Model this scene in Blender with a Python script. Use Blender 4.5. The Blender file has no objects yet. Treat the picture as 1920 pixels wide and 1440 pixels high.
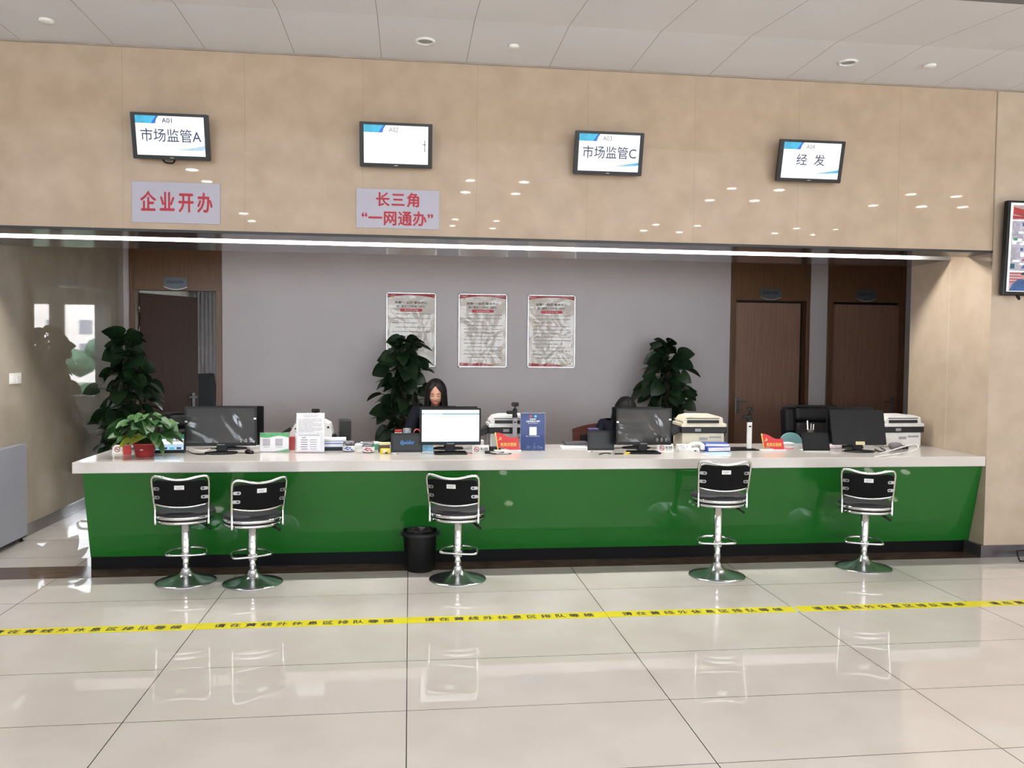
import bpy, bmesh, math, random
import numpy as np
from mathutils import Vector, Matrix, Euler
R = math.radians
PI = math.pi
SC = bpy.context.scene
COL = SC.collection

# ------------------------------------------------------------------ camera (solved from the floor tile grid)
FPX = 1574.858
CAM_C = Vector((0.0056, -5.4852, 1.5928))
CAM_R = Vector((0.99261016, -0.12099765, 0.00919999))
CAM_U = Vector((-0.00443694, 0.03957553, 0.99920673))
CAM_F = Vector((0.12126576, 0.99186357, -0.03874621))
cd = bpy.data.cameras.new('camera')
cd.sensor_width = 36.0
cd.sensor_fit = 'HORIZONTAL'
cd.lens = FPX / 1920 * 36
cd.clip_start = .05
cam = bpy.data.objects.new('camera', cd)
COL.objects.link(cam)
cam.matrix_world = Matrix(((CAM_R.x, CAM_U.x, -CAM_F.x, CAM_C.x), (CAM_R.y, CAM_U.y, -CAM_F.y, CAM_C.y),
                           (CAM_R.z, CAM_U.z, -CAM_F.z, CAM_C.z), (0, 0, 0, 1)))
SC.camera = cam

# ------------------------------------------------------------------ world, daylight, exposure
SC.view_settings.view_transform = 'Standard'
SC.view_settings.look = 'None'
SC.view_settings.gamma = 1
SC.view_settings.use_curve_mapping = False
SC.view_settings.exposure = -0.1
wd = bpy.data.worlds.new('sky')
SC.world = wd
wd.use_nodes = True
wd.node_tree.nodes['Background'].inputs[0].default_value = (.86, .93, 1, 1)
wd.node_tree.nodes['Background'].inputs[1].default_value = 12.0


def area(name, loc, rot, sx, sy, power, color=(1, 1, 1), spread=PI):
    l = bpy.data.lights.new(name, 'AREA')
    l.shape = 'RECTANGLE'
    l.size = sx
    l.size_y = sy
    l.energy = power
    l.color = color
    l.spread = spread
    o = bpy.data.objects.new(name, l)
    o.location = loc
    o.rotation_euler = rot
    COL.objects.link(o)
    return o


# overcast daylight outside the long window front at the far end of the hall (behind the viewpoint)
area('daylight', (0.5, -13.6, 1.9), (R(90), 0, 0), 17, 3.0, 260, (.93, .96, 1.0))


# ------------------------------------------------------------------ helpers
def S(r, g, b):
    def f(c):
        c /= 255
        return c / 12.92 if c <= .04045 else ((c + .055) / 1.055) ** 2.4
    return (f(r), f(g), f(b))


def at(u, v, axis, val):
    """the point of the plane axis = val that the photo shows at pixel (u, v)"""
    d = CAM_F + CAM_R * ((u - 960) / FPX) - CAM_U * ((v - 720) / FPX)
    return CAM_C + d * ((val - CAM_C[axis]) / d[axis])


MATS = {}


def nn(nt, t, **k):
    n = nt.nodes.new(t)
    for a, b in k.items():
        setattr(n, a, b)
    return n


def math_(nt, op, a, b=None):
    n = nn(nt, 'ShaderNodeMath', operation=op)
    for i, v in enumerate((a, b)):
        if v is None:
            continue
        if isinstance(v, (int, float)):
            n.inputs[i].default_value = v
        else:
            nt.links.new(v, n.inputs[i])
    return n.outputs[0]


def linemask(nt, sock, off, T, w):
    f = math_(nt, 'FRACT', math_(nt, 'ADD', math_(nt, 'DIVIDE', math_(nt, 'SUBTRACT', sock, off), T), 100.5))
    a = math_(nt, 'ABSOLUTE', math_(nt, 'SUBTRACT', f, .5))
    return math_(nt, 'LESS_THAN', a, w / (2 * T))


def mat(name, col, rough=.5, metal=0., spec=.5, coat=0., coat_rough=.03, emit=0., var=.06, scale=8., bump=0., bscale=40.,
        coat_bump=0., coat_bscale=6., alpha=1., trans=0., stretch=(1, 1, 1), col2=None, ior=1.5, detail=3.):
    if name in MATS:
        return MATS[name]
    m = bpy.data.materials.new(name)
    m.use_nodes = True
    nt = m.node_tree
    b = nt.nodes['Principled BSDF']
    b.inputs['Roughness'].default_value = rough
    b.inputs['Metallic'].default_value = metal
    b.inputs['Specular IOR Level'].default_value = spec
    b.inputs['IOR'].default_value = ior
    b.inputs['Coat Weight'].default_value = coat
    b.inputs['Coat Roughness'].default_value = coat_rough
    b.inputs['Alpha'].default_value = alpha
    b.inputs['Transmission Weight'].default_value = trans
    tc = nn(nt, 'ShaderNodeTexCoord')
    mp = nn(nt, 'ShaderNodeMapping')
    mp.inputs['Scale'].default_value = stretch
    nt.links.new(tc.outputs['Object'], mp.inputs[0])
    nz = nn(nt, 'ShaderNodeTexNoise')
    nz.inputs['Scale'].default_value = scale
    nz.inputs['Detail'].default_value = detail
    nt.links.new(mp.outputs[0], nz.inputs['Vector'])
    rp = nn(nt, 'ShaderNodeValToRGB')
    c2 = col2 or tuple(min(1, c * (1 + var)) for c in col)
    c1 = col if col2 else tuple(c * (1 - var) for c in col)
    rp.color_ramp.elements[0].position = .35
    rp.color_ramp.elements[1].position = .65
    rp.color_ramp.elements[0].color = (*c1, 1)
    rp.color_ramp.elements[1].color = (*c2, 1)
    nt.links.new(nz.outputs[0], rp.inputs[0])
    if not emit:
        nt.links.new(rp.outputs[0], b.inputs['Base Color'])
    if emit:
        b.inputs['Base Color'].default_value = (.01, .01, .01, 1)
        nt.links.new(rp.outputs[0], b.inputs['Emission Color'])
        b.inputs['Emission Strength'].default_value = emit
    if bump:
        n2 = nn(nt, 'ShaderNodeTexNoise')
        n2.inputs['Scale'].default_value = bscale
        n2.inputs['Detail'].default_value = 2
        nt.links.new(mp.outputs[0], n2.inputs['Vector'])
        bp = nn(nt, 'ShaderNodeBump')
        bp.inputs['Strength'].default_value = bump
        bp.inputs['Distance'].default_value = .01
        nt.links.new(n2.outputs[0], bp.inputs['Height'])
        nt.links.new(bp.outputs[0], b.inputs['Normal'])
    if coat_bump:
        n2 = nn(nt, 'ShaderNodeTexNoise')
        n2.inputs['Scale'].default_value = coat_bscale
        n2.inputs['Detail'].default_value = 1.5
        n2.inputs['Distortion'].default_value = 1.2
        nt.links.new(mp.outputs[0], n2.inputs['Vector'])
        bp = nn(nt, 'ShaderNodeBump')
        bp.inputs['Strength'].default_value = 1
        bp.inputs['Distance'].default_value = coat_bump
        nt.links.new(n2.outputs[0], bp.inputs['Height'])
        nt.links.new(bp.outputs[0], b.inputs['Coat Normal'])
    m['nodes_ramp'] = rp.name
    MATS[name] = m
    return m


def overlay_lines(m, specs, col):
    """dark joints: specs = [(axis, offset, pitch, width)] in object coordinates"""
    nt = m.node_tree
    b = nt.nodes['Principled BSDF']
    rp = nt.nodes[m['nodes_ramp']]
    tc = nn(nt, 'ShaderNodeTexCoord')
    sp = nn(nt, 'ShaderNodeSeparateXYZ')
    nt.links.new(tc.outputs['Object'], sp.inputs[0])
    k = None
    for ax, off, T, w in specs:
        l = linemask(nt, sp.outputs[ax], off, T, w)
        k = l if k is None else math_(nt, 'MAXIMUM', k, l)
    mx = nn(nt, 'ShaderNodeMix', data_type='RGBA')
    nt.links.new(k, mx.inputs[0])
    nt.links.new(rp.outputs[0], mx.inputs[6])
    mx.inputs[7].default_value = (*col, 1)
    nt.links.new(mx.outputs[2], b.inputs['Base Color'])


class MB:
    def __init__(s):
        s.bm = bmesh.new()

    def _fin(s, vs, mi, M=None, smooth=False):
        if M is not None:
            bmesh.ops.transform(s.bm, matrix=M, verts=vs)
        fs = {f for v in vs for f in v.link_faces}
        for f in fs:
            f.material_index = mi
            f.smooth = smooth
        return vs

    def box(s, c, d, mi=0, bev=0., M=None, rz=0., rx=0., ry=0., seg=2):
        g = bmesh.ops.create_cube(s.bm, size=1)
        vs = g['verts']
        bmesh.ops.scale(s.bm, vec=d, verts=vs)
        if bev:
            es = list({e for v in vs for e in v.link_edges})
            r = bmesh.ops.bevel(s.bm, geom=es, offset=min(bev, min(d) * .49), segments=seg, affect='EDGES', profile=.5)
            vs = list({v for f in r['faces'] for v in f.verts} | {v for v in vs if v.is_valid})
        T = Matrix.Translation(c) @ Euler((rx, ry, rz)).to_matrix().to_4x4()
        if M is not None:
            T = M @ T
        return s._fin(vs, mi, T)

    def span(s, a, b, mi=0, bev=0.):
        a = Vector(a)
        b = Vector(b)
        return s.box((a + b) / 2, [abs(x) for x in (b - a)], mi, bev)

    def lathe(s, prof, c=(0, 0, 0), seg=32, mi=0, M=None, smooth=True, cap=True):
        rings = []
        for r, z in prof:
            rings.append([s.bm.verts.new((r * math.cos(2 * PI * i / seg), r * math.sin(2 * PI * i / seg), z)) for i in range(seg)])
        vs = [v for q in rings for v in q]
        for a, b in zip(rings, rings[1:]):
            for i in range(seg):
                s.bm.faces.new((a[i], a[(i + 1) % seg], b[(i + 1) % seg], b[i]))
        if cap:
            for q, fl in ((rings[0], True), (rings[-1], False)):
                try:
                    s.bm.faces.new(list(reversed(q)) if fl else q)
                except ValueError:
                    pass
        T = Matrix.Translation(c)
        if M is not None:
            T = M @ T
        return s._fin(vs, mi, T, smooth)

    def cyl(s, p, q, r, mi=0, seg=20, r2=None, M=None):
        p = Vector(p)
        q = Vector(q)
        d = q - p
        T = Matrix.Translation(p) @ d.to_track_quat('Z', 'Y').to_matrix().to_4x4()
        if M is not None:
            T = M @ T
        return s.lathe([(r, 0), (r if r2 is None else r2, d.length)], (0, 0, 0), seg, mi, T)

    def tube(s, pts, r, mi=0, seg=10, closed=False, rs=None, M=None):
        pts = [Vector(p) for p in pts]
        n = len(pts)
        rings = []
        prev = None
        for i, p in enumerate(pts):
            if closed:
                t = (pts[(i + 1) % n] - pts[i - 1])
            else:
                t = pts[min(i + 1, n - 1)] - pts[max(i - 1, 0)]
            t.normalize()
            if prev is None:
                a = Vector((0, 0, 1)) if abs(t.z) < .9 else Vector((1, 0, 0))
                x = t.cross(a).normalized()
            else:
                x = (prev - t * prev.dot(t)).normalized()
            prev = x
            y = t.cross(x)
            rr = r if rs is None else rs[i]
            rings.append([s.bm.verts.new(p + (x * math.cos(2 * PI * k / seg) + y * math.sin(2 * PI * k / seg)) * rr) for k in range(seg)])
        for i in range(n if closed else n - 1):
            a, b = rings[i], rings[(i + 1) % n]
            for k in range(seg):
                s.bm.faces.new((a[k], a[(k + 1) % seg], b[(k + 1) % seg], b[k]))
        if not closed:
            s.bm.faces.new(list(reversed(rings[0])))
            s.bm.faces.new(rings[-1])
        return s._fin([v for q in rings for v in q], mi, M, True)

    def prism(s, poly, t, mi=0, M=None, y=0.):
        """polygon in the xz plane facing -Y, thickness t towards +Y"""
        a = [s.bm.verts.new((p[0], y, p[1])) for p in poly]
        b = [s.bm.verts.new((p[0], y + t, p[1])) for p in poly]
        n = len(poly)
        s.bm.faces.new(a)
        s.bm.faces.new(list(reversed(b)))
        for i in range(n):
            s.bm.faces.new((a[(i + 1) % n], a[i], b[i], b[(i + 1) % n]))
        return s._fin(a + b, mi, M)

    def mesh(s, verts, faces, mi=0, M=None, smooth=False):
        vs = [s.bm.verts.new(v) for v in verts]
        for f in faces:
            try:
                q = s.bm.faces.new([vs[i] for i in f])
                q.material_index = mi
                q.smooth = smooth
            except ValueError:
                pass
        if M is not None:
            bmesh.ops.transform(s.bm, matrix=M, verts=vs)
        return vs

    def text(s, body, x0, z0, x1, z1, y=0., mi=0, bold=0., M=None, space=1., fit=True):
        """writing in the xz plane facing -Y, fitted into the box"""
        c = bpy.data.curves.new('writing', 'FONT')
        c.body = body
        c.size = 1
        c.space_character = space
        c.resolution_u = 3
        o = bpy.data.objects.new('writing', c)
        COL.objects.link(o)
        m = bpy.data.meshes.new_from_object(o)
        xs = [v.co.x for v in m.vertices]
        ys = [v.co.y for v in m.vertices]
        if xs:
            ax, bx, ay, by = min(xs), max(xs), min(ys), max(ys)
            kx = (x1 - x0) / max(bx - ax, 1e-6)
            kz = (z1 - z0) / max(by - ay, 1e-6)
            fs = [tuple(p.vertices) for p in m.polygons]
            for i, (dx, dz) in enumerate([(0, 0)] if not bold else [(-bold, 0), (bold, 0), (0, -bold), (0, bold)]):
                s.mesh([(x0 + (v.co.x - ax + dx) * kx, y - i * .00007, z0 + (v.co.y - ay + dz) * kz) for v in m.vertices], fs, mi, M)
        bpy.data.objects.remove(o)
        bpy.data.curves.remove(c)
        bpy.data.meshes.remove(m)

    def build(s, name, mats, parent=None, loc=None, rot=None, sharp=R(40), mods=None):
        me = bpy.data.meshes.new(name)
        bmesh.ops.recalc_face_normals(s.bm, faces=s.bm.faces) if s.recalc else None
        s.bm.to_mesh(me)
        s.bm.free()
        for m in (mats if isinstance(mats, (list, tuple)) else [mats]):
            me.materials.append(m)
        o = bpy.data.objects.new(name, me)
        COL.objects.link(o)
        if parent:
            o.parent = parent
        if loc is not None:
            o.location = loc
        if rot is not None:
            o.rotation_euler = rot
        return o

    recalc = True


def tag(o, label, cat, group=None, kind=None):
    o['label'] = label
    o['category'] = cat
    if group:
        o['group'] = group
    if kind:
        o['kind'] = kind
    return o


def thing(name, label, cat, loc=(0, 0, 0), rz=0., group=None, kind=None):
    o = bpy.data.objects.new(name, None)
    o.empty_display_size = .1
    COL.objects.link(o)
    o.location = loc
    o.rotation_euler = (0, 0, rz)
    return tag(o, label, cat, group, kind)


def struct(name, mb, m, label, cat):
    return tag(mb.build(name, m), label, cat, kind='structure')


def rounded(w, h, r, n=5, cx=0., cz=0.):
    pts = []
    for sx, sz, a0 in ((1, 1, 0), (-1, 1, 90), (-1, -1, 180), (1, -1, 270)):
        for k in range(n + 1):
            a = R(a0 + 90 * k / n)
            pts.append((cx + sx * (w / 2 - r) + r * math.cos(a), cz + sz * (h / 2 - r) + r * math.sin(a)))
    return pts


def smooth_path(pts, n=8, closed=False):
    P = [Vector(p) for p in pts]
    out = []
    N = len(P)
    for i in range(N if closed else N - 1):
        p0 = P[(i - 1) % N] if closed or i > 0 else P[0]
        p1 = P[i]
        p2 = P[(i + 1) % N]
        p3 = P[(i + 2) % N] if closed or i + 2 < N else P[-1]
        for k in range(n):
            t = k / n
            out.append(.5 * ((2 * p1) + (p2 - p0) * t + (2 * p0 - 5 * p1 + 4 * p2 - p3) * t * t + (3 * p1 - p0 - 3 * p2 + p3) * t ** 3))
    if not closed:
        out.append(P[-1])
    return out


# ------------------------------------------------------------------ materials
marble = mat('beige_marble', S(172, 151, 129), .02, scale=5, col2=S(182, 161, 139), spec=.5, detail=8)
overlay_lines(marble, [(0, -.33, .81, .003)], S(160, 141, 120))
marble_side = mat('beige_marble_side', S(160, 150, 135), .025, scale=4, col2=S(170, 160, 146), spec=.6, detail=8)
overlay_lines(marble_side, [(1, 1.3, .8, .003)], S(140, 130, 115))
marble_tv = mat('beige_marble_pale', S(178, 160, 140), .04, scale=5, col2=S(186, 168, 149), detail=8)
overlay_lines(marble_tv, [(1, 1.12, 50, .004)], S(202, 188, 170))
tile = mat('polished_tile', S(205, 198, 190), .022, scale=3, col2=S(212, 206, 199), spec=.95, detail=6)
overlay_lines(tile, [(0, 0, 1.2, .0045), (1, 0, .6, .004)], S(60, 55, 50))
strip_m = mat('brown_marble', S(74, 58, 46), .08, scale=14, col2=S(112, 92, 76), detail=9, stretch=(.6, 1.6, 1))
ceil_m = mat('ceiling_panel', S(210, 211, 216), .35, scale=2, var=.02)
overlay_lines(ceil_m, [(0, 1.0, .6, .004)], S(110, 105, 100))
hall_ceil_m = mat('hall_ceiling_panel', S(210, 211, 216), .4, scale=2, var=.02)
grey_wall = mat('grey_paint', S(208, 201, 204), .55, var=.02, scale=2)
white_paint = mat('white_paint', S(225, 222, 218), .5, var=.02)
soffit_m = mat('dark_glossy_soffit', S(78, 76, 76), .12, metal=.55, spec=.6, var=.04, scale=2)
dark_lip = mat('dark_grey_metal', S(45, 44, 45), .35, metal=.5)
lip_m = mat('grey_lip', S(150, 150, 152), .4, var=.01)
lamp_m = mat('led_white', (1, .97, .93), emit=185, var=.0)
down_m = mat('downlight_glow', (1, .94, .85), emit=55, var=.0)
wood = mat('brown_veneer', S(102, 72, 48), .35, scale=6, col2=S(118, 86, 60), stretch=(14, 14, .5), detail=5)
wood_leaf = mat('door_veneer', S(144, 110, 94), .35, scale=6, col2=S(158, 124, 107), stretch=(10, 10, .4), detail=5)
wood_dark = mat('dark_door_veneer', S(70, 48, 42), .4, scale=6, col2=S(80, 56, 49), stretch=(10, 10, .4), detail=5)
black_gap = mat('black_rubber', S(18, 17, 17), .6)  # flat black standing in for the darkness inside gaps and slots
chrome = mat('chrome', (.7, .71, .72), .1, metal=1, var=.01)
base_chrome = mat('base_chrome', (.60, .61, .62), .2, metal=1, var=.02)
bracket_m = mat('bracket_steel', S(150, 150, 152), .4, metal=.8)
steel = mat('brushed_steel', S(150, 150, 152), .3, metal=.9)
dull_metal = mat('base_trim_metal', S(140, 138, 140), .22, metal=.8)
leather = mat('black_leather', S(14, 14, 16), .45, spec=.3, bump=.15, bscale=160)
vinyl = mat('charcoal_vinyl', S(36, 37, 42), .5, spec=.3, bump=.1, bscale=200)
fabric_black = mat('black_fabric', S(10, 10, 12), .8, spec=.2, bump=.2, bscale=300)
plastic_black = mat('black_plastic', S(13, 13, 15), .4, spec=.25)
plastic_gloss = mat('glossy_black_plastic', S(10, 10, 11), .3, spec=.3)
plastic_dark = mat('dark_grey_plastic', S(34, 34, 38), .45, spec=.3)
plastic_white = mat('white_plastic', S(226, 226, 222), .4)
plastic_cream = mat('cream_plastic', S(222, 214, 192), .45)
plastic_grey = mat('grey_plastic', S(150, 150, 154), .45)
quartz = mat('white_quartz', S(200, 194, 188), .1, scale=150, col2=S(206, 200, 194), detail=2)
counter_core = mat('counter_core', S(150, 146, 140), .5)
green_glass = mat('green_glass', S(24, 97, 30), .5, spec=.1, coat=.7, coat_rough=.0, var=.02, scale=2)
plinth_m = mat('black_plinth', S(9, 9, 11), .5, spec=.12, scale=6, var=.15)
scr_off = mat('dark_screen', S(16, 16, 18), .3, spec=.25, var=.02)
scr_film = mat('screen_under_film', S(40, 42, 44), .5, spec=.2, coat=1, coat_rough=.055, coat_bump=.022, coat_bscale=2.4, var=.05)
scr_tab = mat('tablet_screen', S(20, 23, 24), .3, spec=.25, var=.02)
white_emit = mat('screen_white', (1, 1, 1), emit=1.25, var=0)
cyan_emit = mat('screen_cyan', S(60, 185, 225), emit=1.0, var=.2, scale=14)
blue_emit = mat('screen_blue', S(40, 110, 215), emit=.95, var=.1, scale=14)
navy_emit = mat('screen_navy', S(34, 62, 130), emit=.5, var=.05)
grey_emit = mat('screen_grey', S(120, 130, 140), emit=.7, var=.02)
pale_emit = mat('screen_pale_blue', S(190, 222, 240), emit=1, var=.06, scale=20)
sign_m = mat('pale_lilac_board', S(170, 167, 180), .35, var=.01)
red_ink = mat('red_ink', S(166, 30, 46), .5)
red_flag = mat('red_flag', S(206, 34, 40), .35, var=.08)
gold = mat('gold_ink', S(232, 196, 90), .4)
black_ink = mat('black_ink', S(30, 28, 28), .5)
grey_ink = mat('grey_ink', S(130, 126, 128), .5)
blue_ink = mat('blue_ink', S(50, 80, 160), .5)
white_ink = mat('white_ink', S(236, 236, 238), .5)
yellow_tape = mat('yellow_tape', S(226, 216, 46), .25, var=.03)
paper = mat('white_paper', S(232, 232, 234), .6, var=.02)
poster_paper = mat('poster_paper', S(224, 214, 205), .5, coat=.6, coat_rough=.05, coat_bump=.005, coat_bscale=4, var=.03)
poster_red = mat('poster_red', S(176, 34, 40), .5, coat=.4, coat_rough=.04, coat_bump=.007, coat_bscale=5)
poster_pill = mat('poster_pill', S(214, 70, 84), .5)
alu = mat('aluminium', S(196, 194, 194), .3, metal=.7)
leaf_dark = mat('dark_leaf', S(22, 44, 24), .35, col2=S(36, 62, 34), scale=9, spec=.4)
leaf_mid = mat('green_leaf', S(36, 72, 34), .42, col2=S(66, 106, 52), scale=11)
leaf_yellow = mat('yellow_leaf', S(150, 160, 60), .4, col2=S(176, 176, 70), scale=11)
stem_m = mat('stem', S(60, 74, 40), .5)
coir = mat('coir_pole', S(52, 42, 30), .9, bump=.6, bscale=60)
soil = mat('soil', S(44, 34, 28), .9, bump=.5, bscale=60)
pot_red = mat('red_pot', S(160, 52, 54), .35)
pot_white = mat('ceramic_pot', S(210, 206, 198), .3)
skin = mat('skin', S(186, 138, 116), .5, var=.03, scale=20)
lip_skin = mat('lip_colour', S(176, 84, 84), .4)
hair_m = mat('black_hair', S(13, 10, 11), .55, spec=.22, scale=30, var=.5, stretch=(6, 6, .4))
jacket = mat('navy_jacket', S(17, 19, 29), .8, spec=.15, bump=.1, bscale=200)
trouser = mat('black_trousers', S(24, 24, 28), .8)
glass = mat('clear_glass', (1, 1, 1), .02, trans=1, var=0, ior=1.45)
acrylic = mat('clear_acrylic', (.95, .97, .98), .04, trans=.85, var=0, ior=1.2)
acr_blue = mat('blue_sheet', S(26, 46, 100), .25, col2=S(36, 60, 120), scale=9, coat=.1, spec=.2)
folder_blue = mat('blue_folder', S(56, 120, 190), .35)
folder_royal = mat('royal_blue_folder', S(50, 84, 180), .35)
paper_cyan = mat('pale_blue_paper', S(176, 214, 232), .5)
green_ink = mat('green_ink', S(72, 160, 96), .45, var=.12, scale=30)
teal = mat('teal_fabric', S(116, 160, 162), .6)
yellow_p = mat('yellow_plastic', S(232, 206, 50), .4)
brown_p = mat('brown_card', S(92, 72, 56), .5)
red_p = mat('red_plastic', S(170, 46, 44), .35)
redwood = mat('redwood', S(82, 44, 36), .35, scale=5, stretch=(1, 1, 8), col2=S(96, 54, 43))
cab_grey = mat('grey_enamel', S(150, 153, 162), .3, var=.02)
pink_paper = mat('pink_paper', S(214, 140, 150), .6)

# ------------------------------------------------------------------ the setting
YW = .604          # face of the upper wall and of the pillar
YB = 4.45          # back wall behind the counter
XL = -3.19         # marble side wall on the left
XR = 4.52          # inner face of the right pillar
ZC = 3.654
ZS = 2.395         # underside of the dropped soffit
HZ = 4.10          # hall ceiling further back

b = MB()
b.span((-9.2, -13.2, -.1), (10.2, 9, 0))
struct('floor', b, tile, 'polished cream floor tiles with thin dark joints', 'floor')
b = MB()
b.span((-9, YW - .02, -.004), (XR, .91, .0015))
struct('trim_1', b, strip_m, 'brown marble inlay band in the floor along the counter', 'floor trim')

b = MB()
b.span((XL, YW, 2.405), (XR - .004, YW + .14, ZC + .05))
struct('wall_front', b, marble, 'beige marble wall above the counter opening', 'wall')
b = MB()
b.span((-9, YW, 0), (XL - .02, YW + .2, ZC + .05))
struct('wall_front_left', b, marble, 'beige marble hall wall left of the counter recess', 'wall')
b = MB()
b.span((XL - .2, YW, 0), (XL, YB + .15, 2.95))
struct('wall_left', b, marble_side, 'glossy marble side wall left of the counter', 'wall')
b = MB()
b.span((XR, YW, 0), (10, 1.67, ZC + .05))
struct('wall_right', b, marble_tv, 'beige marble pillar wall right of the counter', 'wall')
b = MB()
b.span((XR - .03, YW + .0, 0.0), (XR, 1.67, .095))
b.span((XR - .03, YW - .012, 0), (10, YW, .095))
struct('baseboard_right', b, mat('dark_baseboard', S(84, 82, 86), .2, metal=.4), 'dark grey baseboard round the right pillar', 'baseboard')
b = MB()
b.span((XL, YW + .01, 0), (XL + .012, YB, .1), 0, .002)
struct('baseboard_left', b, dull_metal, 'shiny metal baseboard under the left marble wall', 'baseboard')

# door geometry read on the back wall
D = [(at(242, 500, 1, YB).x, at(416, 500, 1, YB).x, at(255, 600, 1, YB).x, at(405, 600, 1, YB).x),
     (at(1371, 500, 1, YB).x, at(1520, 500, 1, YB).x, at(1379, 600, 1, YB).x, at(1511, 600, 1, YB).x),
     (at(1553, 500, 1, YB).x, at(1699, 500, 1, YB).x, at(1561, 600, 1, YB).x, at(1691, 600, 1, YB).x)]
ZD = 2.235
b = MB()
xs = [XL] + [v for d in D for v in d[:2]] + [7.0]
for i in range(0, 8, 2):
    b.span((xs[i], YB, 0), (xs[i + 1], YB + .15, 2.95))
struct('wall_back', b, grey_wall, 'plain grey painted wall behind the counter', 'wall')
b = MB()
b.span((7, 1.67, 0), (7.15, YB + .15, 2.95))
struct('wall_back_right', b, grey_wall, 'grey side wall of the staff area behind the pillar', 'wall')

b = MB()
b.span((-9, -.17, ZC), (10, YW + .14, ZC + .05))
b.mesh([(-9, -.17, ZC), (10, -.17, ZC), (10, -1.14, 3.54), (-9, -1.14, 3.54), (-9, -.17, ZC + .05), (10, -.17, ZC + .05), (10, -1.14, 3.59), (-9, -1.14, 3.59)],
       [(0, 1, 2, 3), (7, 6, 5, 4), (3, 2, 6, 7)])
struct('ceiling', b, ceil_m, 'pale panelled ceiling strip above the counter wall', 'ceiling')
b = MB()
b.span((-9.2, -13.2, HZ), (10.2, -1.19, HZ + .05))
struct('ceiling_hall', b, hall_ceil_m, 'pale hall ceiling', 'ceiling')
b = MB()
b.span((-9.2, -1.19, 3.535), (10.2, -1.14, HZ + .05))
struct('trim_6', b, mat('grey_fascia', S(96, 96, 98), .4), 'grey fascia where the ceiling strip steps up to the hall', 'ceiling trim')
b = MB()
b.span((-9, YW - .012, ZC - .012), (10, YW, ZC), 0)
struct('trim_2', b, mat('shadow_trim', S(150, 140, 128), .5), 'narrow trim where the marble wall meets the ceiling', 'ceiling trim')  # even beige-grey strip along the top of the wall
b = MB()
b.span((XR - .006, YW - .003, 2.3), (XR + .004, YW + .01, ZC - .012))
struct('trim_3', b, mat('joint_trim', S(140, 124, 106), .4), 'vertical joint between upper wall and pillar', 'wall trim')

# dropped soffit with the light slot
b = MB()
b.span((XL, YW - .004, ZS), (XR, .90, ZS + .018))
struct('ceiling_soffit_front', b, soffit_m, 'dark glossy soffit panel in front of the light slot', 'soffit')
b = MB()
b.span((XL, YW - .008, ZS - .001), (XR - .02, YW - .003, ZS + .014))
struct('trim_4', b, dark_lip, 'dark metal edge under the beige marble wall', 'edge trim')
b = MB()
b.span((XL, 1.126, ZS), (XR, 1.66, ZS + .018))
struct('ceiling_soffit_back', b, soffit_m, 'dark glossy soffit panel behind the light slot', 'soffit')
b = MB()
b.span((XL, 1.116, ZS - .002), (XR, 1.126, ZS + .034))
struct('trim_5', b, lip_m, 'white lip along the light slot', 'edge trim')
b = MB()
b.span((XL, .745, 2.72), (XR, 1.70, 2.76))
b.span((XL, 1.64, ZS + .018), (XR, 1.70, 2.72))
b.span((XL, 1.64, 2.76), (XR, 1.70, 2.95))
struct('ceiling_cavity', b, white_paint, 'closed box above the soffit', 'soffit')
b = MB()
b.span((XL - .2, 1.70, 2.9), (7.15, YB + .15, 2.95))
struct('ceiling_back', b, white_paint, 'white ceiling of the staff area', 'ceiling')

# hall behind the viewpoint
b = MB()
b.span((-9.2, -13.2, 0), (-9, YW + .2, HZ + .05))
struct('wall_hall_left', b, white_paint, 'hall wall on the far left', 'wall')
b = MB()
b.span((10, -13.2, 0), (10.2, 1.7, HZ + .05))
struct('wall_hall_right', b, white_paint, 'hall wall on the far right', 'wall')
b = MB()
b.span((-9, -13.2, 0), (10, -13, 1.0))
b.span((-9, -13.2, 2.9), (10, -13, HZ))
for k in range(11):
    x = -9 + 1.9 * k
    b.span((x - .3, -13.2, 1.0), (x + .3, -13, 2.9))
struct('wall_rear', b, white_paint, 'window front at the far end of the hall', 'wall')

# office seen through the open door
b = MB()
b.span((-3.6, YB + .15, 0), (-3.4, 8.4, 2.9))
b.span((1.2, YB + .15, 0), (1.4, 8.4, 2.9))
b.span((-3.6, YB + .15, 2.8), (1.4, 8.4, 2.9))
struct('wall_office', b, white_paint, 'pale walls of the room behind the open door', 'wall')
b = MB()
ZW0, ZW1 = .85, 2.29
b.span((-3.6, 8.2, 0), (1.4, 8.4, ZW0))
b.span((-3.6, 8.2, ZW1), (1.4, 8.4, 2.9))
wx = [(-3.6, -1.70), (-1.06, -.90), (-.35, -.2), (.5, 1.4)]
for x0, x1 in wx:
    b.span((x0, 8.24, ZW0), (x1, 8.32, ZW1))
struct('wall_office_far', b, white_paint, 'window wall of the room behind the open door', 'wall')
for i in range(3):
    x0, x1 = wx[i][1], wx[i + 1][0]
    b = MB()
    for q in ((x0, x0 + .035), (x1 - .035, x1)):
        b.span((q[0], 8.26, ZW0), (q[1], 8.3, ZW1))
    b.span((x0, 8.26, ZW0), (x1, 8.3, ZW0 + .035))
    b.span((x0, 8.26, ZW1 - .035), (x1, 8.3, ZW1))
    w = struct('window_%d' % (i + 1), b, plastic_white, 'white framed office window, number %d from the left' % (i + 1), 'window')
    w['label'] = ['white framed window pane left of the office mullion', 'white framed window pane right of the wide office mullion', 'white framed window pane furthest from the open door'][i]
b = MB()
b.span((-40, 9, -.3), (40, 60, -.2))
struct('ground', b, mat('outside_ground', S(120, 128, 110), .9), 'ground outside the office window', 'ground')
t = thing('apartment_building', 'pale pink building outside, mirrored in the marble wall', 'building', (-1, 40, -.2))
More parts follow.
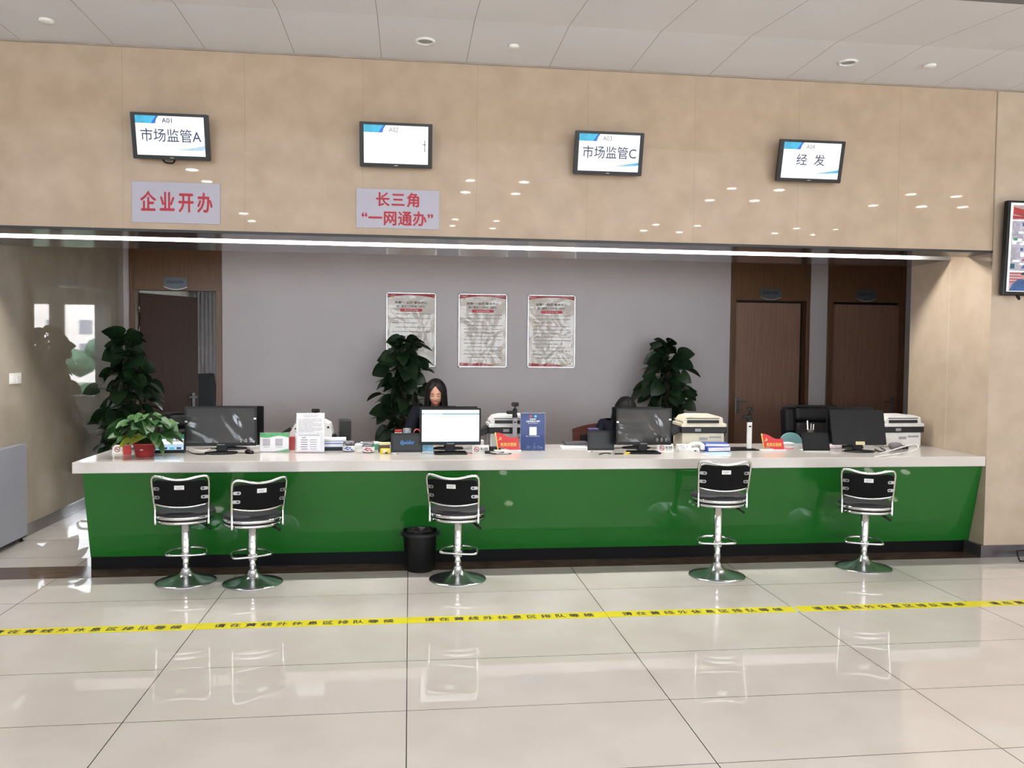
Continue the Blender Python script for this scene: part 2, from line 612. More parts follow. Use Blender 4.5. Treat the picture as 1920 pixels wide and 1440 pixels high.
b = MB()
b.span((-9, 0, 0), (14, 6, 4.2))
b.build('wall', mat('pale_render', S(238, 226, 222), .8, scale=1), t)
for k in range(14):
    for z0_ in (1.3, 2.5):
        b = MB()
        b.span((-8.4 + 1.6 * k, -.05, z0_), (-7.8 + 1.6 * k, .02, z0_ + .7))
        b.build('window', mat('outside_pane', S(140, 140, 150), .4), t)
b = MB()
rg = random.Random(5)
for k in range(60):
    x = -5 + 14 * rg.random()
    z = 1.55 * rg.random()
    b.lathe([(.02, -.35), (.3, -.2), (.42, 0), (.3, .22), (.02, .34)], (x, 16 + rg.random(), z), 9)
o = b.build('hedge', mat('hedge_leaf', S(70, 104, 78), .8, scale=12, var=.5, bump=.8, bscale=25))
tag(o, 'clipped green hedge outside the office window', 'hedge')

# ------------------------------------------------------------------ doors
def door(i, label, plate, plate_label, open_=0.):
    x0, x1, a, c = D[i]
    t = thing('door_%d' % (i + 1), label, 'door', (0, YB, 0), kind='structure')
    b = MB()
    b.span((x0 + .002, -.012, ZD + .012), (x1 - .002, .14, 2.895), 0, .002)
    b.build('transom', wood, t)
    b = MB()
    b.span((x0 + .002, -.02, 0), (a, .14, ZD + .012), 0, .003)
    b.span((c, -.02, 0), (x1 - .002, .14, ZD + .012), 0, .003)
    b.span((x0 + .002, -.022, ZD + .012), (x0 + .05, -.01, 2.89))
    b.span((x1 - .05, -.022, ZD + .012), (x1 - .002, -.01, 2.89))
    b.build('door_frame', wood, t)
    w = c - a
    b = MB()
    if open_:
        M = Matrix.Translation((a + .015, .1, 0)) @ Matrix.Rotation(open_, 4, 'Z')
        hx, sg = w - .09, 1
    elif i == 1:
        M = Matrix.Translation((a + .004, .03, 0))
        hx, sg = .05, -1
        w -= .055
    else:
        M = Matrix.Translation((a + .004, .055, 0))
        hx, sg = w - .08, 1
    b.box((w / 2, .022, ZD / 2 - .004), (w - .012, .044, ZD - .02), 0, .003, M)
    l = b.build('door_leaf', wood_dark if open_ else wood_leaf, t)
    b = MB()
    b.cyl((hx, 0, 1.0), (hx, -.05, 1.0), .011, 0, 12, M=M)
    b.box((hx - .055 * sg, -.052, 1.0), (.13, .016, .02), 0, .006, M)
    b.box((hx, -.004, .95), (.045, .008, .2), 0, .006, M)
    b.build('handle', steel, l)
    if open_:
        b = MB()
        for z in (.3, 1.8, 2.05):
            b.cyl((a + .008, .085, z - .05), (a + .008, .085, z + .05), .009)
        b.build('hinge', steel, t)
    else:
        b = MB()
        b.span((a - .01, .102, 0), (c + .01, .138, ZD + .03), 0)
        b.build('door_rebate', black_gap, t)  # added black sheet: paints the dark gap round the leaf, shuts out the sky
    # plate above
    u0, u1, v0, v1 = plate
    p, q = at(u0, v0, 1, YB - .03), at(u1, v1, 1, YB - .03)
    t = thing('door_plate', plate_label, 'door sign', ((p.x + q.x) / 2, YB - .012, (p.z + q.z) / 2))
    hw, hh = (q.x - p.x) / 2, (p.z - q.z) / 2
    poly = [(-hw, hh), (-hw, -hh * .55)] + [(-hw + 2 * hw * k / 10, -hh * .55 - hh * .45 * math.sin(PI * k / 10)) for k in range(1, 10)] + [(hw, -hh * .55), (hw, hh)]
    b = MB()
    b.prism(list(reversed(poly)), .012, 0, y=-.014)
    b.build('plate', mat('plate_grey', S(96, 104, 110), .35, metal=.4), t)
    b = MB()
    b.prism([(-hw, -hh * .55)] + [(-hw + 2 * hw * k / 10, -hh * .55 - hh * .45 * math.sin(PI * k / 10)) for k in range(1, 10)] + [(hw, -hh * .55)] +
            [(hw - 2 * hw * k / 10, -hh * .45 - hh * .42 * math.sin(PI * k / 10)) for k in range(0, 11)], .003, 0, y=-.018)
    b.build('rim', alu, t)
    b = MB()
    b.text(['后台办公区A', '后台办公区B', '后台办公区'][i], -hw * .72, hh * .05, hw * .72, hh * .55, -.0155, 0, .012)
    b.build('lettering', black_ink, t)


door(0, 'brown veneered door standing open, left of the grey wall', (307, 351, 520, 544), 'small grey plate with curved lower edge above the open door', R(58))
door(1, 'brown door left ajar, the nearer of the right pair', (1426, 1465, 541, 563), 'small grey plate above the left of the two right doors')
door(2, 'closed brown door with lever, beside the right pillar', (1607, 1643, 544, 566), 'small grey plate above the rightmost door')

# dark chairs and a curtain inside the office
def meeting_chair(x, y, rz, label):
    t = thing('meeting_chair', label, 'chair', (x, y, 0), rz, 'chairs in the room behind the open door')
    b = MB()
    b.box((0, .02, .45), (.46, .46, .08), 0, .03)
    b.build('seat', fabric_black, t)
    b = MB()
    b.box((0, .25, .86), (.46, .07, .78), 0, .03, rx=R(-9))
    b.build('backrest', fabric_black, t)
    for sx in (-1, 1):
        for sy in (-1, 1):
            b = MB()
            b.cyl((sx * .2, sy * .19, 0), (sx * .19, sy * .17 + .02, .42), .013)
            b.build('leg', plastic_black, t)
        b = MB()
        b.tube(smooth_path([(sx * .23, .24, .66), (sx * .25, .0, .67), (sx * .25, -.2, .64), (sx * .22, -.2, .45)]), .014)
        b.build('armrest', plastic_black, t)


meeting_chair(-2.42, 5.75, R(70), 'dark padded chair in the room behind the open door, nearer one')
meeting_chair(-2.55, 6.55, R(70), 'dark padded chair in the room behind the open door, further one')
b = MB()
vs = []
for k in range(41):
    vs.append((-3.36 + .34 * k / 40, 8.1 + .018 * math.sin(k * .9), 0))
n = len(vs)
b.mesh([(x, y, .1) for x, y, _ in vs] + [(x, y, 2.6) for x, y, _ in vs], [(i, i + 1, n + i + 1, n + i) for i in range(n - 1)], 0, None, True)
o = b.build('curtain', mat('grey_curtain', S(205, 202, 206), .8), None)
o.modifiers.new('thickness', 'SOLIDIFY').thickness = .006
tag(o, 'pale grey curtain hanging in the room behind the open door', 'curtain')

# ------------------------------------------------------------------ lamps
def tube_light(x0, x1, label):
    t = thing('light_tube', label, 'lamp', ((x0 + x1) / 2, 1.045, 2.475), group='light tubes in the soffit slot')
    L = (x1 - x0) / 2
    b = MB()
    b.span((-L + .03, -.016, -.012), (L - .03, .016, .012), 0, .004)
    b.build('tube', lamp_m, t)
    b = MB()
    b.span((-L, -.02, .0125), (L, .02, .245), 0)
    for s in (-1, 1):
        b.span((s * L - (.0 if s < 0 else .028), -.017, -.013), (s * L + (.028 if s < 0 else 0), .017, .013), 0)
    b.build('batten', plastic_white, t)


tx = [at(u, 460, 1, 1.12).x for u in (-70, 300, 597, 890, 1180, 1466, 1722)]
for i in range(6):
    tube_light(tx[i] + .02 if i else XL + .02, tx[i + 1] - .02, 'bright light tube in the soffit slot, %s' % [
        'leftmost section', 'section above the open door', 'section above the left poster', 'section above the middle and right posters',
        'section left of the right doors', 'rightmost section above the right doors'][i])

proto = None
def downlight(x, y, r, label):
    global proto
    if proto is None:
        t = thing('downlight', label, 'lamp', (x, y, HZ), group='lit downlights in the hall ceiling')
        b = MB()
        b.lathe([(.06, -.001), (.062, -.006), (.088, -.008), (.092, -.001)], cap=False)
        b.build('rim', plastic_white, t)
        b = MB()
        b.lathe([(.0005, -.0035), (.06, -.003), (.06, -.001), (.0005, -.0012)])
        b.build('diffuser', down_m, t)
        l = bpy.data.lights.new('downlight_beam', 'AREA')
        l.shape = 'DISK'
        l.size = .11
        l.energy = 31
        l.color = (1, .965, .92)
        l.spread = R(104)
        o = bpy.data.objects.new('downlight_beam', l)
        o.location = (0, 0, -.01)
        COL.objects.link(o)
        o.parent = t
        proto = t
    else:
        t = proto.copy()
        COL.objects.link(t)
        for ch in proto.children:
            c = ch.copy()
            COL.objects.link(c)
            c.parent = t
        t['label'] = label
        t.location = (x, y, HZ)
    t.scale = (r / .06, r / .06, 1)


spots = [(360, 318, 22), (388, 340, 18), (457, 400, 16), (472, 414, 14), (882, 338, 18), (873, 360, 18), (983, 341, 18), (967, 363, 17),
         (854, 411, 11), (848, 423, 11), (931, 414, 12), (924, 428, 12), (1372, 353, 16), (1331, 375, 17), (1461, 356, 18), (1415, 376, 17),
         (1230, 421, 13), (1207, 432, 13), (1308, 423, 12), (1274, 435, 13), (1493, 428, 12), (1453, 437, 12), (1637, 385, 15), (1708, 364, 16),
         (1728, 387, 18), (1793, 368, 16), (1805, 388, 18), (1567, 430, 9), (1524, 440, 9)]
MC = Vector((CAM_C.x, 2 * YW - CAM_C.y, CAM_C.z))
for i, (u, v, w) in enumerate(spots):
    q = at(u, v, 1, YW)
    k = (HZ - MC.z) / (q.z - MC.z)
    p = MC + (q - MC) * k
    dist = (q - CAM_C).length * k
    downlight(p.x, p.y, min(.085, max(.05, w * dist / FPX / 2)), 'lit round downlight in the hall ceiling behind the viewpoint')

for i, (u, v, r, big, lab) in enumerate(((87, 37, .05, 0, 'round white ceiling disc above the leftmost wall screen'), (797, 76, .068, 1, 'larger recessed ceiling ring above the second wall screen'),
                                (963, 85, .04, 0, 'small white ceiling disc just right of a larger ring'), (1590, 116, .068, 1, 'larger recessed ceiling ring above the rightmost wall screen'),
                                (1743, 122, .045, 0, 'small white ceiling disc nearest the right pillar'))):
    p = at(u, v, 2, ZC)
    t = thing('ceiling_fitting', lab, 'ceiling fitting', (p.x, p.y, ZC))
    b = MB()
    if big:
        b.lathe([(r * .72, -.001), (r * .74, -.012), (r * .96, -.014), (r, -.001)], cap=False)
        b.build('rim', plastic_white, t)
        b = MB()
        b.lathe([(.001, -.004), (r * .74, -.003), (r * .74, -.001), (.001, -.001)])
        b.build('grille', plastic_grey, t)
    else:
        b.lathe([(.001, -.02), (r * .8, -.018), (r * .95, -.01), (r, -.001)])
        b.build('cap', plastic_white, t)

# ------------------------------------------------------------------ counter
CT = .80
CB = .722
CY0, CY1 = .604, 1.60
CX0, CX1 = -2.303, XR - .003
b = MB()
b.span((CX0, CY0, CB), (CX1, CY1, CT), 0, .005)
tag(b.build('countertop', quartz), 'long white quartz countertop across the service hall', 'countertop')
t = thing('service_counter', 'long green glass fronted service counter below the white top', 'counter', (0, 0, 0))
GX0, GX1 = CX0 + .055, XR - .004
g0, g1 = (.640, CB - .001), (.778, .098)
b = MB()
b.mesh([(GX0, g0[0], g0[1]), (GX1, g0[0], g0[1]), (GX1, g1[0], g1[1]), (GX0, g1[0], g1[1]),
        (GX0, g0[0] + .012, g0[1]), (GX1, g0[0] + .012, g0[1]), (GX1, g1[0] + .012, g1[1]), (GX0, g1[0] + .012, g1[1])],
       [(3, 2, 1, 0), (4, 5, 6, 7), (0, 1, 5, 4), (2, 3, 7, 6), (1, 2, 6, 5), (3, 0, 4, 7)])
b.build('front_panel', green_glass, t)
b = MB()
b.mesh([(GX0 + .01, .656, CB - .001), (GX1, .656, CB - .001), (GX1, .792, .098), (GX0 + .01, .792, .098),
        (GX0 + .01, 1.5, CB - .001), (GX1, 1.5, CB - .001), (GX1, 1.5, .098), (GX0 + .01, 1.5, .098)],
       [(3, 2, 1, 0), (4, 5, 6, 7), (0, 1, 5, 4), (2, 3, 7, 6), (1, 2, 6, 5), (3, 0, 4, 7)])
b.build('body', counter_core, t)
b = MB()
b.span((GX0 - .005, .80, .0015), (GX1, 1.48, .098))
b.build('plinth', plinth_m, t)

# ------------------------------------------------------------------ grey cabinet, switch, TV
t = thing('metal_cabinet', 'tall grey enamel cabinet standing against the left marble wall', 'cabinet', (XL + .013, .95, 0))
b = MB()
yb_ = 1.83
b.span((.0, .0, .045), (.06, yb_ - .95, .80), 0, .004)
b.build('body', cab_grey, t)
b = MB()
b.span((-.0, .02, .035), (.055, yb_ - .97, .0455), 0)
b.build('lower_edge', plastic_black, t)
for y in (.05, yb_ - 1.0):
    b = MB()
    b.lathe([(.016, 0), (.016, .01), (.009, .012), (.009, .036)], (.03, y, 0), 14)
    b.build('foot', plastic_black, t)
p = at(17, 700, 0, XL)
q = at(38, 719, 0, XL)
t = thing('light_switch', 'white double light switch on the left marble wall', 'switch', (XL, (p.y + q.y) / 2, (p.z + q.z) / 2))
hw, hh = abs(q.y - p.y) / 2, abs(p.z - q.z) / 2
b = MB()
b.box((.005, 0, 0), (.01, hw * 2, hh * 2), 0, .003)
b.build('plate', plastic_white, t)
for s in (-1, 1):
    b = MB()
    b.box((.011, s * hw * .42, -.1 * hh), (.006, hw * .74, hh * 1.2), 0, .002, rz=0)
    b.build('rocker', plastic_white, t)

t = thing('wall_television', 'large wall television showing photo collage at the right edge', 'television', (4.56, YW - .075, 2.062))
rt = R(-2.2)
M = Matrix.Rotation(rt, 4, 'X')
M = Matrix.Rotation(R(2.2), 4, 'X')
TVW, TVH = 1.28, .725
b = MB()
b.box((TVW / 2, .02, TVH / 2), (TVW, .05, TVH), 0, .006, M)
b.box((TVW / 2, .045, TVH / 2), (.5, .03, .4), 0, .01)
b.build('housing', plastic_gloss, t)
b = MB()
x0, x1, z0, z1 = .022, TVW - .022, .03, TVH - .018
def tvq(bb, xa, xb, za, zb, mi, d=0.):
    bb.mesh([(xa, -.0065 - d, za), (xb, -.0065 - d, za), (xb, -.0065 - d, zb), (xa, -.0065 - d, zb)], [(0, 1, 2, 3)], mi, M)
tvm = [white_emit, mat('tv_red', S(205, 50, 52), emit=.8, var=.25, scale=20), mat('tv_blue', S(52, 104, 168), emit=.8, var=.3, scale=14),
       mat('tv_grey', S(196, 190, 205), emit=.9, var=.25, scale=26), mat('tv_dark', S(40, 44, 60), emit=.6, var=.3, scale=22),
       mat('tv_skin', S(226, 170, 150), emit=.8), mat('tv_pink', S(214, 180, 182), emit=.85, var=.15, scale=18), mat('tv_green', S(90, 170, 130), emit=.8), mat('tv_teal', S(44, 110, 128), emit=.7)]
tvq(b, x0, x1, z0, z1, 0)
rng = random.Random(4)
for col in range(3):
    cx = x0 + .018 + col * .41
    cw = .39
    tvq(b, cx, cx + cw, .578, .69, 6, .0005)
    tvq(b, cx, cx + cw, .19, .57, 3, .0005)
    tvq(b, cx, cx + cw, .035, .18, 6, .0005)
    # red banner and shelves
    b.mesh([tuple(M @ Vector(v)) for v in ((cx + .005, -.0078, .62), (cx + .12, -.0078, .60), (cx + .3, -.0078, .63), (cx + .3, -.0078, .668), (cx + .1, -.0078, .655), (cx + .005, -.0078, .675))], [(0, 1, 2, 3, 4, 5)], 1)
    b.mesh([tuple(M @ Vector(v)) for v in ((cx + .0, -.0078, .585), (cx + .13, -.0078, .588), (cx + .13, -.0078, .602), (cx + .0, -.0078, .61))], [(0, 1, 2, 3)], 1)
    for k in range(26):
        xx = cx + rng.random() * .33
        zz = .2 + rng.random() * .35
        tvq(b, xx, xx + .02 + rng.random() * .06, zz, zz + .008 + rng.random() * .03, rng.choice((0, 0, 0, 2, 2, 4, 1, 7, 0)), .0009 + .00002 * k)
    tvq(b, cx, cx + .038, .205, .245, 8, .002)
    for k in range(4):
        tvq(b, cx, cx + .2, .10 + .022 * k, .107 + .022 * k, 1, .0009)
    # two stooping workers in blue
    for ox, oz, s in ((.1, .21, 1.0), (.0, .035, 1.25)):
        bx_ = cx + ox
        b.mesh([tuple(M @ Vector((bx_ + s * px, -.0093, oz + s * pz))) for px, pz in ((0, 0), (.1, 0), (.14, .012), (.13, .05), (.09, .075), (.055, .07), (.02, .04))], [tuple(range(7))], 2)
        b.mesh([tuple(M @ Vector((bx_ + s * (.105 + .022 * math.cos(a)), -.0096, oz + s * (.088 + .02 * math.sin(a))))) for a in [2 * PI * k / 14 for k in range(14)]], [tuple(range(14))], 5)
        b.mesh([tuple(M @ Vector((bx_ + s * (.1 + .028 * math.cos(a)), -.0099, oz + s * (.097 + .018 * math.sin(a))))) for a in [PI * k / 10 - .15 for k in range(11)]], [tuple(range(11))], 4)
b.build('screen', tvm, t)
b = MB()
b.tube(smooth_path([(.12, .01, .005), (.125, 0, -.02), (.14, 0, -.03), (.145, .01, -.01), (.13, .02, .0)]), .006)
b.build('cable', plastic_black, t)

# ------------------------------------------------------------------ wall screens and boards
def wall_screen(cx, label, num, words, wordbox, num_mat, full=True):
    t = thing('wall_monitor', label, 'screen', (cx, YW, 3.025), group='number screens above the counter')
    M = Matrix.Translation((0, -.1, 0)) @ Matrix.Rotation(R(13), 4, 'X')
    W, H = .503, .302
    b = MB()
    b.prism(rounded(W, H, .008), .03, 0, M, -.015)
    b.box((0, .025, -.005), (W * .8, .03, H * .75), 0, .012, M)
    h = b.build('housing', plastic_gloss, t)
    b = MB()
    b.text('AOC', -.012, -.1405, .012, -.1345, -.0156, 0, .02, M)
    b.build('lettering', alu, h)
    b = MB()
    def q(xa, xb, za, zb, mi, d=0.):
        b.mesh([(xa, -.0155 - d, za), (xb, -.0155 - d, za), (xb, -.0155 - d, zb), (xa, -.0155 - d, zb)], [(0, 1, 2, 3)], mi, M)
    a, c, e, f = -.222, .222, -.124, .132
    q(a, c, e, f, 0)
    b.mesh([tuple(M @ Vector((x, -.0158, z))) for x, z in ((a, f - .05), (a + .12, f - .05), (a + .135, f - .02), (a + .148, f), (a, f))], [(0, 1, 2, 3, 4)], 1)
    b.mesh([tuple(M @ Vector((x, -.0160, z))) for x, z in ((a + .1, f - .05), (a + .128, f - .05), (a + .137, f - .02), (a + .152, f), (a + .135, f))], [(0, 1, 2, 3, 4)], 2)
    if full:
        b.mesh([tuple(M @ Vector((x, -.0158, z))) for x, z in ((.03, e + .035), (.12, e + .05), (.2, e + .066), (c, e + .075), (c, e + .045), (.2, e + .038))], [(0, 1, 2, 3, 4, 5)], 3)
        b.mesh([tuple(M @ Vector((x, -.016, z))) for x, z in ((.06, e + .04), (.14, e + .05), (c, e + .064), (c, e + .05))], [(0, 1, 2, 3)], 1 if num != 'A01' else 3)
    s = b.build('screen', [white_emit, cyan_emit, blue_emit, pale_emit], t)
    b = MB()
    b.text(num, -.05, f - .044, .015, f - .013, -.0163, 0, .0 if num != 'A01' else .012, M)
    if words == '半':
        b.mesh([tuple(M @ Vector((x, -.0163, z))) for x, z in ((.196, -.035), (.206, -.035), (.206, -.03), (.2005, -.03), (.2005, .04), (.196, .04))], [(0, 1, 2, 3, 4, 5)], 1)
        b.mesh([tuple(M @ Vector((x, -.0163, z))) for x, z in ((.183, .008), (.208, .008), (.208, .013), (.183, .013))], [(0, 1, 2, 3)], 1)
    else:
        b.text(words, *wordbox, -.0163, 1, .006, M)
    b.build('lettering', [num_mat, navy_emit], s)
    b = MB()
    b.box((0, -.025, 0), (.12, .05, .12), 0, .006)
    b.box((0, -.062, 0), (.05, .04, .06), 0, .004)
    b.build('wall_bracket', plastic_black, t)
    if num == 'A01':
        b = MB()
        b.tube(smooth_path([(-.07, -.05, -.14), (-.05, -.06, -.165), (0, -.06, -.168), (.01, -.05, -.14)]), .006)
        b.build('cable', plastic_black, t)


wall_screen(-1.604, 'wall screen A01 above the lilac board with four red characters', 'A01', '市场监管A', (-.192, -.035, .2, .05), navy_emit)
wall_screen(-.094, 'nearly blank wall screen A02 above the two line board', 'A02', '半', None, grey_emit, False)
wall_screen(1.423, 'wall screen A03, third from the left', 'A03', '市场监管C', (-.192, -.035, .2, .05), grey_emit)
wall_screen(2.955, 'wall screen A04 with two characters, rightmost above the counter', 'A04', '经  发', (-.115, -.03, .105, .05), grey_emit)


def board(u0, v0, u1, v1, label, lines):
    p, q = at(u0, v0, 1, YW), at(u1, v1, 1, YW)
    w, h = q.x - p.x, p.z - q.z
    t = thing('wall_board', label, 'sign', ((p.x + q.x) / 2, YW, (p.z + q.z) / 2))
    b = MB()
    b.box((0, -.006, 0), (w, .01, h), 0, .001)
    b.build('panel', sign_m, t)
    b = MB()
    for body, x0, z0, x1, z1, sp in lines:
        b.text(body, x0 * w, z0 * h, x1 * w, z1 * h, -.0118, 0, .028, space=sp)
    b.build('lettering', red_ink, t)


board(247.5, 340, 413.5, 421, 'pale lilac board with one line of red characters, left', [('企业开办', -.40, -.22, .41, .26, 1.35)])
board(668, 353, 823.5, 431, 'pale lilac board with two lines of red characters', [('长三角', -.26, .06, .25, .41, 1.15), ('“一网通办”', -.43, -.42, .42, -.06, 1.05)])

# ------------------------------------------------------------------ framed posters
def poster(cx, label, pill, seed, rows):
    W, H = .58, .87
    t = thing('framed_poster', label, 'poster', (cx, YB, 1.835), group='framed rule posters on the grey wall')
    b = MB()
    f = .017
    for a, c in (((-W / 2, -H / 2), (-W / 2 + f, H / 2)), ((W / 2 - f, -H / 2), (W / 2, H / 2)), ((-W / 2, H / 2 - f), (W / 2, H / 2)), ((-W / 2, -H / 2), (W / 2, -H / 2 + f))):
        b.span((a[0], -.024, a[1]), (c[0], -.002, c[1]), 0, .003)
    b.build('frame', alu, t)
    b = MB()
    b.span((-W / 2 + .01, -.012, -H / 2 + .01), (W / 2 - .01, -.004, H / 2 - .01))
    s = b.build('sheet', poster_paper, t)
    w, h = W / 2 - f, H / 2 - f
    b = MB()
    n = 16
    top = [(-w + 2 * w * k / n, h - .045 + .03 * math.sin(PI * k / n) ** .8 - .012 * (1 - k / n) * 0) for k in range(n + 1)]
    b.mesh([(x, -.0128, z) for x, z in top] + [(w, -.0128, h), (-w, -.0128, h)], [tuple(range(n + 3))], 0)
    b.build('top_ribbon', poster_red, s)
    b = MB()
    bot = [(-w, -h), (w * .55, -h), (w * .3, -h + .016), (0, -h + .035), (-w * .5, -h + .03), (-w, -h + .04)]
    b.mesh([(x, -.0128, z) for x, z in bot], [tuple(range(6))], 0)
    b.mesh([(x, -.0127, z) for x, z in ((w * .3, -h), (w * .95, -h + .04), (w * .4, -h + .022), (0, -h + .03))], [(0, 1, 2, 3)], 1)
    b.build('bottom_ribbon', [poster_red, mat('poster_gold', S(206, 176, 110), .5, var=.15)], s)
    b = MB()
    b.text('吕巷“一站式”服务中心', -w * .68, h - .115, w * .68, h - .085, -.0135, 0, .02)
    b.text('窗口服务工作制度（试行）', -w * .62, h - .158, w * .6, h - .130, -.0135, 0, .012)
    b.text('☭', -w * .86, h - .06, -w * .74, h - .03, -.0138, 2, .01)
    rg = random.Random(seed)
    z = h - .235
    for r in range(rows):
        x = -w * .82 + (.04 if r % 3 == 0 else 0)
        end = w * .84 if (r % 3 != 2) else w * (.0 + .6 * rg.random())
        while x < end:
            l = min(.03 + .07 * rg.random(), end - x)
            b.mesh([(x, -.0135, z), (x + l, -.0135, z), (x + l, -.0135, z + .006), (x, -.0135, z + .006)], [(0, 1, 2, 3)], 1)
            x += l + .008
        z -= .042 if rows > 7 else .052
    b.build('lettering', [black_ink, grey_ink, gold], s)
    b = MB()
    b.prism(rounded(.26, .034, .016, 5, 0, h - .188), .0006, 0, None, -.0136)
    pl = b.build('pill_print', poster_pill, s)
    b = MB()
    b.text(pill, -.08, h - .196, .08, h - .18, -.0141, 0, .01)
    b.build('lettering', white_ink, pl)


poster(.023, 'framed poster with red ribbon header, left, partly hidden by plant', '首问责任制', 3, 6)
poster(.864, 'framed poster with red ribbon header, middle of the three', '公示告知制', 5, 13)
poster(1.687, 'framed poster with red ribbon header, rightmost of three', '工作纪律', 8, 13)

# ------------------------------------------------------------------ floor tape
for i in range(6):
    x0 = -2.4 + 1.2 * i + (.02 if i > 3 else 0)
    t = thing('floor_tape', ['yellow floor tape strip leaving the left edge of the picture', 'yellow floor tape strip below the pair of stools', 'yellow floor tape strip below the lone middle stool', 'yellow floor tape strip right of centre, between the stools',
              'yellow floor tape strip below the rightmost stool', 'yellow floor tape strip cut off at the right edge'][i], 'floor tape', (x0, -.545 - .004 * max(0, i - 3), 0), R(-.2), 'yellow queue line tape strips')
    b = MB()
    b.span((.002, -.055, .0004), (1.2, .055, .0012))
    b.build('tape', yellow_tape, t)
    b = MB()
    b.text('请在黄线外休息区排队等候', .1, -.031, 1.12, .031, 0, 0, .02, Matrix.Translation((0, 0, .0016)) @ Matrix.Rotation(R(-90), 4, 'X'), 1.65)
    b.build('lettering', black_ink, t)

# ------------------------------------------------------------------ bar stools
def bar_stool(x, y, yaw, seat_z, label, base_rot=0.):
    t = thing('bar_stool', label, 'stool', (x, y, 0), R(yaw), 'chrome bar stools along the counter')
    b = MB()
    b.lathe([(.196, 0), (.2, .004), (.198, .008), (.175, .014), (.14, .022), (.105, .031), (.075, .041), (.055, .052), (.042, .064), (.035, .078), (.031, .092), (.029, .096)], seg=56)
    b.build('base', base_chrome, t)
    zj = .160 if seat_z < .52 else .21
    b = MB()
    b.lathe([(.0225, .085), (.0225, zj + .03)], seg=28)
    b.build('gas_lift', chrome, t)
    b = MB()
    b.lathe([(.0225, zj), (.029, zj + .001), (.030, zj + .006), (.030, seat_z - .075), (.0225, seat_z - .072)], seg=28)
    b.build('column', chrome, t)
    # D shaped foot rest
    b = MB()
    z = zj + .028
    pts = [(-.122, -.012, z), (-.06, -.028, z), (.06, -.028, z), (.122, -.012, z), (.132, .02, z + .004)] + \
          [(.125 * math.cos(a), .05 + .14 * math.sin(a), z + .006) for a in [R(12 + 156 * k / 10) for k in range(11)]] + [(-.132, .02, z + .004)]
    b.tube(smooth_path(pts, 4, True), .0085, closed=True)
    b.lathe([(.031, z - .016), (.036, z - .014), (.036, z + .014), (.031, z + .016)], seg=24)
    b.build('footrest', chrome, t)
    # seat: two chrome bands and the round cushion
    b = MB()
    b.lathe([(.16, seat_z - .075), (.186, seat_z - .075), (.192, seat_z - .069), (.192, seat_z - .06), (.186, seat_z - .055), (.16, seat_z - .055)], seg=56)
    b.lathe([(.18, seat_z - .046), (.188, seat_z - .046), (.197, seat_z - .04), (.197, seat_z - .026), (.19, seat_z - .02), (.17, seat_z - .02)], seg=56)
    b.build('seat_rim', chrome, t)
    b = MB()
    b.lathe([(.15, seat_z - .056), (.182, seat_z - .054), (.182, seat_z - .046), (.15, seat_z - .046)], seg=40)
    b.build('seat_pan', plastic_black, t)
    b = MB()
    b.lathe([(.187, seat_z - .03), (.193, seat_z - .02), (.19, seat_z - .007), (.172, seat_z + .004), (.12, seat_z + .010), (.001, seat_z + .013)], seg=56)
    b.build('seat', vinyl, t)
    # lever
    b = MB()
    b.tube([(.03, -.02, seat_z - .085), (.09, -.03, seat_z - .09), (.135, -.04, seat_z - .105)], .005)
    lv = b.build('lever', plastic_black, t)
    b = MB()
    b.tube([(.125, -.038, seat_z - .1), (.15, -.045, seat_z - .115), (.175, -.05, seat_z - .132)], .0085)
    b.build('grip', plastic_black, lv)
    # back frame: a curved chrome hoop (bows away from the sitter towards the middle)
    def bow(x, z):
        return -.112 - .042 * (1 - (x / .178) ** 2) - .055 * max(0, (z - .03) / .22)
    zs = seat_z
    hoop = []
    left = [(-.17, zs - .082), (-.17, zs - .02), (-.17, zs + .03), (-.173, zs + .08), (-.177, zs + .15), (-.18, zs + .215), (-.174, zs + .238), (-.157, zs + .25), (-.115, zs + .246), (-.06, zs + .233), (0, zs + .228)]
    pts2 = left + [(-x, z) for x, z in reversed(left[:-1])]
    hoop = [(x, bow(x, z - zs), z) for x, z in pts2]
    b = MB()
    b.tube(smooth_path(hoop, 4), .0088)
    b.tube([(x, bow(x, .06), zs + .062 - .022 * (1 - (x / .17) ** 2)) for x in [-.17 + .34 * k / 14 for k in range(15)]], .0085)
    f = b.build('back_frame', chrome, t)
    # padded black panel
    b = MB()
    nx, nz = 14, 6
    grid = []
    for j in range(nz + 1):
        for i in range(nx + 1):
            x = -.167 + .334 * i / nx
            top = .236 - .018 * (1 - (x / .168) ** 2) - (.02 * (abs(x) / .168) ** 8)
            bot = .066 - .022 * (1 - (x / .168) ** 2)
            z = bot + (top - bot) * j / nz
            grid.append((x, bow(x, z) + .004, zs + z))
    b.mesh(grid, [(j * (nx + 1) + i, j * (nx + 1) + i + 1, (j + 1) * (nx + 1) + i + 1, (j + 1) * (nx + 1) + i) for j in range(nz) for i in range(nx)], 0, None, True)
    o = b.build('backrest', fabric_black, t)
    m = o.modifiers.new('thickness', 'SOLIDIFY')
    m.thickness = .026
    m.offset = 0
    m = o.modifiers.new('soft', 'BEVEL')
    m.width = .006
    m.segments = 2
    # brackets with slots
    for sx in (-1, 1):
        for zz in (.168, .108):
            b = MB()
            x = sx * .153
            T = Matrix.Translation((x, bow(x, zz) - .0125, zs + zz)) @ Matrix.Rotation(math.atan2(.084 * x / .178 / .178, 1), 4, 'Z')
            b.prism(rounded(.05, .022, .0105), .003, 0, T, -.001)
            b.build('bracket', bracket_m, f)
            b = MB()
            b.prism(rounded(.016, .009, .0044, 4, -sx * .009, 0), .0015, 0, T, -.002)
            b.build('bracket_slot', plastic_black, f)
    b = MB()
